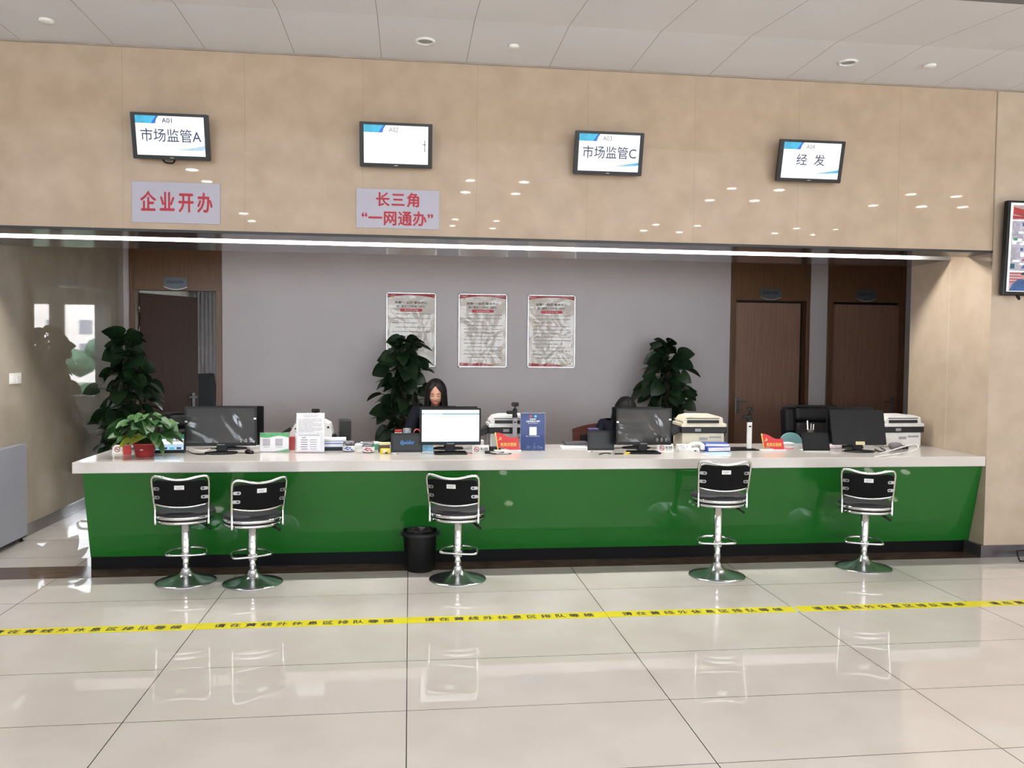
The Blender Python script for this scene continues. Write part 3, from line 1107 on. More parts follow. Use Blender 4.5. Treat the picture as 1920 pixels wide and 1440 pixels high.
    T = Matrix.Translation((.0, bow(0, .18) - .0098, zs + .178)) @ Matrix.Rotation(R(6), 4, 'X')
    b.box((0, -.0012, 0), (.062, .002, .028), 0, 0, T)
    lb = b.build('maker_label', paper, t)
    b = MB()
    for k in range(3):
        b.box((-.002, -.0027, .005 - .006 * k), (.048 - .008 * k, .0006, .0018), 0, 0, T)
    b.build('label_print', grey_ink, lb)
    return t


def base_at(u, v):
    p = at(u, v, 2, .005)
    return p.x, p.y


STOOLS = [(349, 1089, 3, .50, 'leftmost chrome bar stool with black back, below the potted plant'),
          (474, 1092, 27, .485, 'second stool from left, turned, beside the leftmost stool'),
          (858, 1085, -17, .505, 'chrome bar stool with black back beside the black waste bin'),
          (1344, 1078, -6, .595, 'tallest raised chrome bar stool, seat set higher than the others'),
          (1619, 1063, -24, .505, 'rightmost chrome bar stool, below the tilted dark monitor')]
for u, v, yaw, z, lab in STOOLS:
    x, y = base_at(u, v)
    bar_stool(x, y, yaw, z, lab)

# ------------------------------------------------------------------ waste bin
p = at(787, 1060, 2, 0)
t = thing('waste_bin', 'black plastic waste bin with rim clip ring, in front of the green panel', 'bin', (p.x + .0, .60, 0))
b = MB()
b.lathe([(.0, .001), (.095, .001), (.103, .006), (.122, .262), (.126, .292), (.120, .292), (.116, .262), (.098, .012), (.001, .01)], seg=40, cap=False)
b.build('body', plastic_black, t)
b = MB()
b.lathe([(.124, .256), (.131, .258), (.134, .272), (.130, .283), (.124, .284)], seg=40, cap=False)
b.build('rim_ring', plastic_dark, t)
for s in (-1, 1):
    b = MB()
    b.box((s * .137, 0, .266), (.014, .035, .022), 0, .004)
    b.build('clip', plastic_black, t)
b = MB()
rg = random.Random(2)
vs = []
n = 28
for j in range(4):
    for i in range(n):
        a = 2 * PI * i / n
        r = (.117, .112, .08, .03)[j]
        vs.append(((r + .005 * rg.random()) * math.cos(a), (r + .005 * rg.random()) * math.sin(a), (.285, .25, .215, .2)[j] + .018 * rg.random()))
b.mesh(vs, [(j * n + i, j * n + (i + 1) % n, (j + 1) * n + (i + 1) % n, (j + 1) * n + i) for j in range(3) for i in range(n)], 0, None, True)
b.build('bin_liner', mat('black_film', S(12, 12, 13), .15), t)

# wire stand at the right edge
p = at(1914, 1053, 2, 0)
t = thing('wire_stand', 'black wire stand foot at the right edge, below the pillar', 'stand', (p.x, p.y, 0))
b = MB()
b.tube(smooth_path([(.3, .02, .007), (.02, -.01, .007), (-.012, .0, .012), (.015, .06, .06), (.05, .08, .065), (.3, .09, .065)], 5), .0055)
b.build('foot_wire', plastic_black, t)
b = MB()
b.tube(smooth_path([(.28, .02, .007), (.29, .04, .4), (.28, .09, .065)], 5), .0055)
b.build('upright_wire', plastic_black, t)


# ------------------------------------------------------------------ things on the counter
def spot(u, v):
    return at(u, v, 2, CT)


def monitor(label, x, y, rz, W, H, zb, base='ellipse', state='off', tilt=0., brand=None, ycls='computer monitors on the counter', thick=.02):
    """screen faces local -Y; zb = lower edge of the housing above the counter"""
    t = thing('computer_monitor', label, 'monitor', (x, y, CT), R(rz), ycls)
    M = Matrix.Translation((0, 0, zb)) @ Matrix.Rotation(R(-tilt), 4, 'X')
    b = MB()
    if base == 'ellipse':
        b.lathe([(.12, 0), (.123, .004), (.118, .011), (.06, .016), (.03, .02)], seg=40, M=Matrix.Diagonal((1, .72, 1, 1)))
    else:
        b.box((0, 0, .007), (.25, .16, .014), 0, .006)
    b.build('base', plastic_black, t)
    b = MB()
    b.box((0, .035, (zb + .06) / 2 + .005), (.075, .03, zb + .05), 0, .006)
    b.box((0, .045, zb + .06), (.1, .03, .09), 0, .008)
    b.build('neck', plastic_black, t)
    b = MB()
    f = Matrix.Translation((0, 0, H / 2))
    b.prism(rounded(W, H, .008), thick, 0, M @ f, -.008)
    b.box((0, .024, H / 2 - .01), (W * .8, .034, H * .72), 0, .014, M)
    h = b.build('housing', plastic_black, t)
    if state == 'back':
        b = MB()
        for k in range(9):
            b.box((-.09 + .0225 * k, .0415, H * .68), (.008, .002, .05), 0, 0, M)
        b.build('vent', plastic_gloss, h)
        b = MB()
        b.box((0, .042, H * .42), (.09, .002, .03), 0, .001, M)
        b.build('plate', plastic_dark, h)
        b = MB()
        b.mesh([(-W / 2 + .015, -.0085, .022), (W / 2 - .015, -.0085, .022), (W / 2 - .015, -.0085, H - .015), (-W / 2 + .015, -.0085, H - .015)], [(0, 1, 2, 3)], 0, M)
        b.build('screen', scr_off, t)
        return t
    x0, x1, z0, z1 = -W / 2 + .014, W / 2 - .014, .024, H - .014
    b = MB()
    def q(xa, xb, za, zb_, mi, d=0.):
        b.mesh([(xa, -.0085 - d, za), (xb, -.0085 - d, za), (xb, -.0085 - d, zb_), (xa, -.0085 - d, zb_)], [(0, 1, 2, 3)], mi, M)
    if state == 'lit':
        q(x0, x1, z0, z1, 0)
        q(x0 + .0, x1, z1 - .036, z1 - .027, 1, .0004)
        q(x0 + (x1 - x0) * .36, x1, z1 - .036, z1 - .027, 2, .0006)
        q(x0, x1, z0, z0 + .004, 2, .0004)
        for k in range(5):
            q(x0 + .01 + .03 * k, x0 + .03 + .03 * k, z1 - .022, z1 - .019, 1, .0004)
        q(x0 + .004, x0 + .012, z1 - .034, z1 - .029, 3, .0008)
        b.build('screen', [white_emit, pale_emit, mat('toolbar_blue', S(120, 180, 228), emit=.9), navy_emit], t)
    else:
        q(x0, x1, z0, z1, 0)
        sc = b.build('screen', scr_film if state == 'film' else scr_off, t)
        if state == 'film':
            b = MB()
            for k in range(3):
                cx = x1 - .05 - .036 * (2 - k) + .022
                tri = [(cx + .011 * math.cos(R(90 + 120 * j)), z0 + .022 + .011 * math.sin(R(90 + 120 * j))) for j in range(3)]
                tin = [(cx + .006 * math.cos(R(90 + 120 * j)), z0 + .022 + .006 * math.sin(R(90 + 120 * j))) for j in range(3)]
                for j in range(3):
                    a, c = j, (j + 1) % 3
                    b.mesh([tuple((p[0], -.0092, p[1])) for p in (tri[a], tri[c], tin[c], tin[a])], [(0, 1, 2, 3)], 0, M)
                b.box((cx, -.0092, z0 + .007), (.014, .0004, .0035), 0, 0, M)
            b.build('recycling_print', mat('pale_print', S(190, 190, 192), .5), sc)
            b = MB()
            b.box((x0 - .004, -.0092, z0 + (z1 - z0) * .62), (.018, .0006, .012), 0, 0, M)
            b.box((x1 + .002, -.0092, z0 + (z1 - z0) * .70), (.018, .0006, .012), 0, 0, M)
            b.build('film_tab', alu, sc)
    if brand:
        b = MB()
        b.text(brand, -.026, .0075, .026, .0165, -.0092, 0, .02, M)
        b.build('lettering', mat('pale_print', S(190, 190, 192), .5), h)
    if state == 'tagged':
        b = MB()
        b.box((.005, -.0095, .012), (.075, .002, .026), 0, .001, M)
        st = b.build('sticker', mat('yellowed_label', S(226, 216, 160), .5), h)
        b = MB()
        for k in range(2):
            b.box((.005, -.0109, .016 - .008 * k), (.06, .0004, .003), 0, 0, M)
        b.build('sticker_print', grey_ink, st)
    return t


def mon(u, vb, u0, u1, v0, v1, label, **k):
    p = spot(u, vb)
    dist = (p - CAM_C).dot(CAM_F)
    W = (u1 - u0) / FPX * dist
    H = (v1 - v0) / FPX * dist
    zb = at(u, v1, 1, p.y).z - CT
    c = at((u0 + u1) / 2, (v0 + v1) / 2, 1, p.y - .02)
    return monitor(label, c.x, p.y, k.pop('rz', 0), W, H, zb, **k)


mon(414, 850.3, 349, 478, 762, 836, 'film covered dark monitor left of the green and white code sign', state='film', brand='Lenovo', rz=2)
mon(850, 850.5, 788, 902, 765, 834, 'lit white monitor in front of the long haired woman', state='lit', brand='Lenovo', base='rect', rz=1)
mon(1198, 849.5, 1156, 1261, 765, 834, 'film covered dark monitor in front of the bent down person', state='film', brand='Lenovo', base='rect', rz=-2)
mon(1617, 847, 1563, 1666, 768, 834, 'plain dark monitor leaning back, with yellowed sticker, on the right', state='tagged', tilt=14, rz=-4)


def clerk_mon(uc, vt, w, y, label, rz=180):
    c = at(uc, vt, 1, y)
    H = .31
    monitor(label, c.x, y, rz, w, H, c.z - CT - H, state='back', ycls='staff side monitors seen from behind')


clerk_mon(434, 761, .50, 1.38, 'black monitor seen from behind, behind the leftmost film covered monitor', 178)
clerk_mon(841, 762, .47, 1.30, 'black monitor seen from behind, behind the lit white monitor', 180)
clerk_mon(1194, 763, .42, 1.28, 'black monitor seen from behind, behind the second film covered monitor', 181)
clerk_mon(1594, 763, .43, 1.24, 'black monitor seen from behind, behind the plain dark leaning monitor', 184)


def tablet(u, v, u0, u1, v0, v1, label, state='off', rz=0., tilt=10.):
    p = spot(u, v)
    dist = (p - CAM_C).dot(CAM_F)
    W = (u1 - u0) / FPX * dist
    H = (v1 - v0) / FPX * dist / math.cos(R(tilt))
    c = at((u0 + u1) / 2, v, 2, CT)
    t = thing('tablet', label, 'tablet', (c.x, c.y + .012, CT), R(rz), 'tablets for visitors on the counter')
    M = Matrix.Translation((0, 0, .006)) @ Matrix.Rotation(R(-tilt), 4, 'X')
    b = MB()
    b.prism(rounded(W, H, .008, 4, 0, H / 2), .012, 0, M, -.006)
    b.build('housing', plastic_black, t)
    b = MB()
    b.box((0, .055, .004), (W * .92, .12, .008), 0, .003)
    b.build('base', plastic_white if state != 'lit' else plastic_black, t)
    b = MB()
    b.box((0, .075, H * .33), (W * .5, .012, H * .62), 0, .004, rx=R(14))
    b.build('stand', plastic_black, t)
    x0, x1, z0, z1 = -W / 2 + .016, W / 2 - .016, .018, H - .016
    b = MB()
    def q(xa, xb, za, zb_, mi, d=0.):
        b.mesh([(xa, -.0065 - d, za), (xb, -.0065 - d, za), (xb, -.0065 - d, zb_), (xa, -.0065 - d, zb_)], [(0, 1, 2, 3)], mi, M)
    if state == 'lit':
        w = x1 - x0
        q(x0, x1, z0, z1, 0)
        q(x0, x1, z1 - .034, z1, 1, .0004)
        q(x0, x1, z1 - .075, z1 - .040, 2, .0004)
        q(x0 + w * .4, x1, z1 - .056, z1 - .044, 3, .0006)
        for k in range(4):
            q(x0 + w * (.04 + .24 * k), x0 + w * (.2 + .24 * k), z0 + .004, z0 + .02, 4 if k % 2 else 5, .0005)
        s = b.build('screen', [pale_emit, mat('page_green', S(60, 140, 96), emit=.8), white_emit, mat('page_pink', S(210, 180, 200), emit=.8), navy_emit, cyan_emit], t)
        b = MB()
        b.text('N.', x0 + w * .66, z1 - .03, x0 + w * .8, z1 - .006, -.0072, 0, .03, M)
        b.build('lettering', white_emit, s)
    else:
        q(x0, x1, z0, z1, 0)
        s = b.build('screen', scr_tab, t)
        if state == 'logo':
            b = MB()
            T = M @ Matrix.Translation((.004, -.0072, H * .5))
            sh = Matrix(((1, 0, .25, 0), (0, 1, 0, 0), (0, 0, 1, 0), (0, 0, 0, 1)))
            b.text('Epoint', -.05, -.02, .052, .016, 0, 0, .03, T @ sh)
            pts = [(.012 + .02 * math.cos(a), -.0004, .012 + .008 * math.sin(a)) for a in [R(190 - 20 * k) for k in range(10)]]
            b.tube(pts, .0012, 0, 6, M=T)
            b.build('lettering', mat('logo_blue', S(64, 150, 228), emit=.75), s)
    return t


tablet(315, 850, 286, 346, 812, 849, 'small lit tablet showing a green headed page, behind the potted plant', 'lit', tilt=12, rz=4)
tablet(762, 850, 733, 792, 812, 848, 'black tablet with blue logo, left of the lit monitor', 'logo', tilt=6)
tablet(1126, 846, 1102, 1152, 806, 843, 'dark blank tablet left of the second film covered monitor', 'off', tilt=6, rz=-2)
tablet(1532, 847, 1507, 1558, 811, 844, 'dark blank tablet leaning back, left of the plain dark monitor', 'off', tilt=20, rz=-4)


# ---- no smoking tents
def smoke_sign(u, v, w, label, rz=0.):
    p = spot(u, v)
    t = thing('no_smoking_sign', label, 'sign', (p.x, p.y + .018, CT), R(rz), 'white no smoking tents')
    h = .062
    b = MB()
    b.mesh([(-w / 2, -.022, 0), (w / 2, -.022, 0), (w / 2, .03, 0), (-w / 2, .03, 0), (-w / 2, -.004, h), (w / 2, -.004, h), (w / 2, .008, h), (-w / 2, .008, h)],
           [(0, 1, 5, 4), (2, 3, 7, 6), (1, 2, 6, 5), (3, 0, 4, 7), (4, 5, 6, 7), (3, 2, 1, 0)])
    b.build('tent', plastic_white, t)
    T = Matrix.Translation((0, -.0225, 0)) @ Matrix.Rotation(-math.atan2(.018, h), 4, 'X')
    cx, cz, ro = -w / 2 + .036, h * .5, .021
    b = MB()
    n = 28
    vs = [(cx + r * math.cos(2 * PI * k / n), -.0006, cz + r * math.sin(2 * PI * k / n)) for r in (ro, ro * .76) for k in range(n)]
    b.mesh(vs, [(k, (k + 1) % n, n + (k + 1) % n, n + k) for k in range(n)], 0, T)
    b.box((cx, -.0008, cz), (ro * 1.7, .0006, .0042), 0, 0, T, ry=R(45))
    b.build('prohibition_ring', red_ink, t)
    b = MB()
    b.box((cx - .002, -.0004, cz - .001), (.022, .0004, .0045), 0, 0, T)
    b.tube([(cx + .01, -.0005, cz + .003), (cx + .013, -.0005, cz + .006), (cx + .01, -.0005, cz + .01)], .0009, 0, 6, M=T)
    b.build('cigarette_print', black_ink, t)
    b = MB()
    b.text('禁止吸烟', cx + .03, h * .38, w / 2 - .01, h * .74, -.0006, 0, .02, T)
    b.text('NO SMOKING', cx + .03, h * .2, w / 2 - .014, h * .29, -.0006, 0, .01, T)
    b.build('lettering', black_ink, t)


smoke_sign(238, 850, .21, 'white no smoking tent half hidden by the red flower pot', 3)
smoke_sign(901, 850, .132, 'white no smoking tent just right of the lit monitor')
smoke_sign(1248, 847, .13, 'white no smoking tent right of the second film covered monitor')


# ---- party flags on white stands
def flag_sign(u, v, W, H, label, stand=True, rz=0.):
    p = spot(u, v)
    t = thing('desk_flag', label, 'desk flag', (p.x, p.y + .02, CT), R(rz), 'red desk flags')
    b = MB()
    b.box((0.005, .0, .006), (W + .03, .06, .012), 0, .003)
    b.build('stand', acrylic if not stand else plastic_white, t)
    b = MB()
    b.tube([(-W / 2 + .022, 0, .012), (-W / 2 - .002, 0, H + .016)], .0045)
    b.build('pole', gold, t)
    n = 18
    def top(k):
        s = k / n
        return (-W / 2 + .004 + (W - .012) * s, H + .008 - .034 * s + .011 * math.sin(2 * PI * s * 1.0 + .5))
    def bot(k):
        s = k / n
        return (-W / 2 + .024 + (W - .012) * s, .022 - .012 * s + .009 * math.sin(2 * PI * s * 1.0 + .5))
    poly = [top(k) for k in range(n + 1)] + [bot(k) for k in reversed(range(n + 1))]
    b = MB()
    b.prism(list(reversed(poly)), .005, 0, None, -.003)
    f = b.build('flag', red_flag, t)
    b = MB()
    b.text('☭', -W / 2 + .022, H - .048, -W / 2 + .048, H - .02, -.0036, 0, .03)
    b.text('党员示范岗', -W / 2 + .04, H * .40 - .013, W / 2 - .018, H * .40 + .016, -.0036, 0, .03)
    b.build('lettering', gold, f)


flag_sign(951, 847, .185, .135, 'red desk flag with gold characters between lit monitor and blue sign')
flag_sign(1450, 846, .185, .125, 'red desk flag with gold characters, right of the white pole camera')
p = spot(239, 852)
t = thing('red_card', 'small red and gold card peeking out beside the red flower pot', 'card', (p.x, p.y - .012, CT), R(-4))
b = MB()
b.prism([(-.03, 0), (.03, 0), (.03, .072), (-.033, .066)], .012, 0, None, -.004)
b.build('card', red_flag, t)
b = MB()
b.box((-.029, -.0048, .036), (.006, .002, .066), 0, .0008, ry=R(-3))
b.build('gold_edge', gold, t)

# ---- acrylic stands
def stand_sheet(name, label, cat, u, v, u0, u1, v0, v1, sheet_m, rz=0., tilt=4.):
    p = spot(u, v)
    dist = (p - CAM_C).dot(CAM_F)
    W = (u1 - u0) / FPX * dist
    H = (v1 - v0) / FPX * dist
    t = thing(name, label, cat, (at((u0 + u1) / 2, v, 2, CT).x, p.y + .01, CT), R(rz))
    M = Matrix.Rotation(R(-tilt), 4, 'X')
    b = MB()
    b.box((0, .0, H / 2 + .002), (W, .007, H - .004), 0, .001, M)
    b.box((0, .035, .004), (W, .075, .005), 0, .001)
    b.build('acrylic_holder', acrylic, t)
    b = MB()
    b.box((0, -.0045, H / 2), (W - .008, .0014, H - .01), 0, 0, M)
    s = b.build('sheet', sheet_m, t)
    return t, s, M, W, H


t, s, M, W, H = stand_sheet('code_sign', 'green and white desk sign with two pale squares, right of the film covered monitor', 'sign', 513, 848, 487, 541, 811, 848, paper)
b = MB()
n = 10
b.mesh([(-W / 2 + .004 + (W - .008) * k / n, -.0056, H - .034 - .008 * math.sin(k * .7)) for k in range(n + 1)] + [(W / 2 - .004, -.0056, H - .005), (-W / 2 + .004, -.0056, H - .005)], [tuple(range(n + 3))], 0, M)
b.mesh([(x, -.0056, z) for x, z in ((W * .0, .008), (W / 2 - .004, .006), (W / 2 - .004, .026), (W * .2, .013))], [(0, 1, 2, 3)], 0, M)
b.build('green_band', green_ink, s)
for k in (-1, 1):
    b = MB()
    b.box((k * .047 - .012, -.0057, H * .5), (.055, .0003, .055), 0, 0, M)
    b.build('blank_square', mat('pale_grey_print', S(172, 168, 176), .5), s)
b = MB()
for k in (-1, 1):
    b.box((k * .047 - .012, -.0057, H * .5 - .038), (.046, .0003, .003), 0, 0, M)
b.build('small_print', grey_ink, s)

t, s, M, W, H = stand_sheet('notice_holder', 'tall clear notice holder with two white printed sheets beside blue folders', 'notice holder', 582, 849, 555, 608, 773, 848, paper, tilt=5)
b = MB()
b.text('中国税务登记政策', -W * .26, H - .022, W * .26, H - .015, -.0056, 0, .01, M)
b.text('服务事项办理须知', -W * .24, H - .034, W * .22, H - .027, -.0056, 0, .01, M)
rg = random.Random(1)
for k in range(12):
    x = -W * .42
    e = W * (.4 if k % 4 != 3 else .1)
    while x < e:
        l = min(.02 + .04 * rg.random(), e - x)
        b.box((x + l / 2, -.0057, H - .05 - .0085 * k), (l, .0003, .003), 0, 0, M)
        x += l + .006
b.build('lettering', mat('pale_grey_ink', S(176, 173, 180), .5), s)
b = MB()
W2, H2 = .185, .15
b.box((-.012, -.016, H2 / 2 + .002), (W2 + .016, .006, H2), 0, .001, M)
hf = b.build('front_pocket', acrylic, t)
b = MB()
b.box((-.008, -.0198, H2 / 2), (W2 - .012, .0012, H2 - .012), 0, 0, M)
sh = b.build('front_sheet', paper, t)
b = MB()
b.text('市场主体登记流程 服务指南', -W2 * .46, H2 - .02, W2 * .38, H2 - .0115, -.0208, 0, .012, M)
for k in range(6):
    b.box((-W2 * .2 - .01 + (.004 * (k % 2)), -.0208, H2 - .034 - .0175 * k), (.05 - .02 * (k == 0), .0003, .0045), 0, 0, M)
    if k:
        b.box((W2 * .13, -.0208, H2 - .034 - .0175 * k), (.052, .0003, .003), 0, 0, M)
b.box((-.01, -.0208, .012), (W2 * .9, .0003, .0035), 1, 0, M)
b.build('lettering', [mat('navy_ink', S(54, 58, 96), .5), pink_paper], sh)

t, s, M, W, H = stand_sheet('blue_sign', 'upright deep blue desk sign in clear acrylic, right of the red flag', 'sign', 999, 846, 975, 1023, 773, 845, acr_blue, tilt=3)
b = MB()
b.text('“皖事通”', -W * .14, H * .815, W * .14, H * .85, -.0057, 0, .02, M)
b.text('人脸识别实名小程序', -W * .27, H * .755, W * .28, H * .80, -.0057, 0, .03, M)
b.text('扫码识别办理各项业务', -W * .2, H * .715, W * .2, H * .74, -.0057, 0, .0, M)
b.text('请扫一扫 打开小程序办理', -W * .27, H * .375, W * .27, H * .40, -.0057, 0, .0, M)
rg = random.Random(9)
for k in range(16):
    x = -W * .3 + W * .7 * rg.random()
    hh = .01 + .035 * rg.random() * (1 - abs(x) / W)
    for dx in (0, .007 + .004 * rg.random()):
        b.box((x + dx, -.0057, .02 + hh / 2), (.0009, .0003, hh), 1, 0, M)
    b.box((x + .004, -.0057, .02 + hh), (.012, .0003, .0009), 1, 0, M)
b.build('lettering', [white_ink, mat('pale_blue_print', S(120, 146, 196), .5)], s)
b = MB()
b.box((0.002, -.0057, H * .52), (.058, .0003, .066), 0, 0, M)
b.build('blank_square', white_ink, s)
for cx, m_ in ((-.016, red_p), (.022, mat('sky_print', S(110, 180, 225), .5))):
    b = MB()
    b.mesh([(cx + .011 * math.cos(2 * PI * k / 16), -.0058, H * .905 + .011 * math.sin(2 * PI * k / 16)) for k in range(16)], [tuple(range(16))], 0, M)
    b.build('round_emblem', m_, s)

# ---- printers
def printer(cx, y, rz, white, label, lower=.125, ind=0.):
    t = thing('printer', label, 'printer', (cx, y, CT), R(rz), 'office printers at the back of the counter')
    b = MB()
    b.box((0, 0, lower / 2), (.36, .30, lower), 0, .012)
    b.build('body', white, t)
    b = MB()
    b.box((0, -.153, lower * .62), (.07, .006, .022), 0, .002)
    b.box((.1, -.153, lower * .72), (.1, .006, .014), 0, .002)
    b.build('control_panel', plastic_grey, t)
    b = MB()
    b.box((0.004, -.005, lower + .025), (.39, .31, .05), 0, .006)
    b.build('dark_band', plastic_dark, t)
    b = MB()
    b.box((-.05, -.162, lower + .025), (.05, .004, .024), 0, .001)
    b.build('badge', plastic_grey, t)
    z = lower + .05
    b = MB()
    b.box((.0, -.02, z + .014), (.385, .30, .028), 0, .006)
    b.prism([(-.175, z + .028), (-.18, z + .05), (-.15, z + .085), (-.09, z + .098), (.10, z + .098), (.155, z + .082), (.165, z + .028)], .26, 0, None, -.165)
    b.build('scanner_lid', white, t)
    b = MB()
    b.box((-.01, -.168, z + .046), (.27, .012, .026), 0, .003)
    b.box((-.01, -.166, z + .073), (.28, .008, .006), 0, .001)
    b.build('paper_slot', black_gap, t)
    b = MB()
    b.box((-.225, -.02, lower + .01), (.09, .2, .05), 0, .012, ry=R(-24))
    b.build('side_tray', plastic_dark, t)
    b = MB()
    b.box((.2, -.03, lower - .0), (.014, .12, .07), 0, .005)
    b.build('side_catch', plastic_black, t)
    return t


def pr(uc, y, rz, m_, label, **k):
    c = at(uc, 820, 1, y)
    return printer(c.x, y, rz, m_, label, **k)


pr(956, 1.44, 0, plastic_white, 'white and dark grey printer behind the pole camera and blue sign')
pr(1309, 1.435, -3, plastic_cream, 'cream printer with dark band, behind the white telephone')
pr(1672, 1.435, 3, plastic_white, 'white printer behind the plain dark leaning monitor')
# the left one is a dot matrix type with a black box beside it
c = at(586, 820, 1, 1.43)
t = thing('document_printer', 'white office machine with black side arm, hidden behind the notice holder', 'printer', (c.x, 1.44, CT))
b = MB()
b.box((.01, 0, .045), (.36, .26, .09), 0, .01)
b.build('lower_body', plastic_dark, t)
b = MB()
b.prism([(-.17, .09), (-.165, .13), (-.125, .2), (-.05, .225), (.09, .225), (.14, .2), (.165, .12), (.16, .09)], .24, 0, None, -.12)
b.build('upper_body', plastic_white, t)
b = MB()
b.box((.135, -.122, .175), (.016, .006, .016), 0, .002)
b.box((-.12, -.122, .165), (.012, .006, .012), 0, .002)
b.build('button', plastic_black, t)
b = MB()
b.box((-.225, -.06, .12), (.15, .07, .03), 0, .008, ry=R(-32))
b.build('side_arm', plastic_black, t)
b = MB()
b.lathe([(.001, -.02), (.028, -.02), (.03, -.012), (.03, .012), (.028, .02), (.001, .02)], (.166, -.09, .1), 20, 0, None)
b.build('side_knob', plastic_black, t)
c = at(647, 803, 1, 1.50)
t = thing('desktop_speaker', 'black box speaker standing right of the left office machine', 'speaker', (c.x, 1.49, CT), R(8))
b = MB()
b.box((0, 0, .112), (.09, .16, .224), 0, .006)
b.build('cabinet', mat('black_grain', S(40, 39, 40), .5, scale=30, stretch=(1, 1, .1), var=.2), t)
b = MB()
b.box((-.0, -.0815, .115), (.078, .006, .2), 0, .004)
b.build('grille', plastic_black, t)

# ---- pole cameras
def pole_camera(u, v, vtop, label, pole_m, rz=0., w=.038, mat_=True, arm=1):
    p = spot(u, v)
    t = thing('document_camera', label, 'document camera', (p.x, p.y + .04, CT), R(rz), 'pole document cameras')
    top = at(u, vtop, 1, p.y + .04).z - CT
    b = MB()
    b.box((0, .005, .007), (.058, .07, .014), 0, .004)
    if mat_:
        b.box((-.09, .06, .004), (.32, .22, .008), 0, .003)
    b.build('base', plastic_black, t)
    b = MB()
    b.box((0, 0, (top - .125) / 2 + .008), (w, .02, top - .125), 0, .003)
    b.build('pole', pole_m, t)
    b = MB()
    b.box((0, 0, top - .112), (w + .006, .026, .028), 0, .004)
    b.box((0, 0, top - .085), (.034, .03, .07), 0, .01)
    b.box((-.035 * arm, -.015, top - .082), (.07, .035, .026), 0, .009)
    b.build('camera_head', plastic_black, t)
    b = MB()
    b.cyl((0, 0, top - .055), (0, 0, top - .03), .0055)
    b.box((0, -.005, top - .018), (.058, .03, .034), 0, .009)
    b.cyl((.006, -.02, top - .018), (.006, -.024, top - .018), .009)
    b.build('webcam', plastic_gloss, t)
    b = MB()
    b.box((0, -.0115, top - .16), (w * .55, .004, .012), 0, .001)
    b.build('clamp', plastic_black, t)


pole_camera(966, 846, 754, 'grey pole document camera between red flag and blue sign', plastic_grey, w=.034, mat_=False)
pole_camera(1408, 845, 763, 'white pole document camera on a black mat, left of a red flag', plastic_white, rz=2)
c = at(592, 770, 1, 1.2)
t = thing('web_camera', 'small black camera peeking over the tall notice holder', 'camera', (c.x, 1.2, CT))
b = MB()
b.lathe([(.035, 0), (.036, .006), (.01, .012), (.006, .02), (.006, c.z - CT - .012)], seg=18)
b.build('stand', plastic_black, t)
b = MB()
b.box((0, 0, c.z - CT), (.062, .04, .03), 0, .008)
b.cyl((.008, -.02, c.z - CT), (.008, -.026, c.z - CT), .009)
b.build('camera_body', plastic_black, t)

# ---- telephone
p = spot(1297, 848)
t = thing('telephone', 'white desk telephone beside the no smoking tent', 'telephone', (p.x, p.y + .05, CT), R(-6))
t.scale = (.78, .85, .9)
b = MB()
b.mesh([(-.12, -.05, 0), (.09, -.05, 0), (.09, .12, 0), (-.12, .12, 0), (-.12, -.05, .022), (.09, -.05, .022), (.085, .12, .055), (-.115, .12, .055)],
       [(0, 1, 2, 3)[::-1], (4, 5, 6, 7), (0, 1, 5, 4), (1, 2, 6, 5), (2, 3, 7, 6), (3, 0, 4, 7)])
b.build('body', plastic_white, t)
b = MB()
b.tube(smooth_path([(-.005, .03, .042), (.03, .03, .062), (.1, .03, .068), (.145, .03, .05)], 6), .019, seg=12)
b.box((0.0, .03, .036), (.05, .05, .034), 0, .012)
b.box((.14, .03, .036), (.05, .05, .05), 0, .012)
b.build('handset', plastic_white, t)
b = MB()
for i in range(4):
    for j in range(3):
        b.box((-.1 + .022 * j, -.02 + .03 * i, .027 + .0058 * i), (.015, .016, .008), 0, .002)
b.build('keypad', plastic_grey, t)
b = MB()
b.box((.045, -.0515, .012), (.02, .003, .01), 0)
b.build('socket', plastic_black, t)

# ---- paper goods
def slab(name, label, cat, u, v, d, m_, rz=0., z=0., dy=0., group=None, bev=.002, edge=None):
    p = spot(u, v)
    b = MB()
    b.box((0, 0, d[2] / 2), d, 0, min(bev, d[2] * .4))
    if edge:
        b.box((.002, -.001, d[2] / 2), (d[0] * .99, d[1] * .99, d[2] * .7), 1)
    o = b.build(name, [m_] + ([edge] if edge else []), None, (p.x, p.y + d[1] / 2 + dy, CT + z), (0, 0, R(rz)))
    return tag(o, label, cat, group)


slab('paper_tray', 'dark tray under the blue folders left of the jars', 'tray', 622, 845, (.17, .1, .028), plastic_black, 2, dy=-.015)
slab('folder', 'lower thick blue folder in the stack beside the notice holder', 'folder', 622, 845, (.19, .1, .03), folder_blue, 3, .0285, -.015, edge=paper)
slab('folder', 'upper thin blue folder in the stack beside the notice holder', 'folder', 622, 845, (.18, .1, .018), folder_blue, -2, .059, -.015, edge=paper)
slab('paper_stack', 'loose white papers on top of the blue folder stack', 'papers', 624, 845, (.2, .1, .022), paper, 4, .0775, -.015, bev=.004)
slab('paper_stack', 'white paper bundle behind the two glass jars', 'papers', 684, 842, (.17, .15, .03), paper, -5, 0, .03, bev=.004)
slab('paper_stack', 'crumpled pale sheets on the bundle behind the jars', 'papers', 694, 842, (.15, .12, .014), mat('pale_lilac_paper', S(206, 208, 224), .5), 16, .0305, .04, bev=.005)
slab('small_box', 'small green box right of the red labelled jar', 'box', 705, 845, (.05, .04, .05), mat('mint_box', S(96, 170, 140), .5), 8, dy=.03)
slab('card_box', 'dark brown card box beside the logo tablet', 'box', 720, 848, (.09, .05, .055), brown_p, 2, dy=.01)
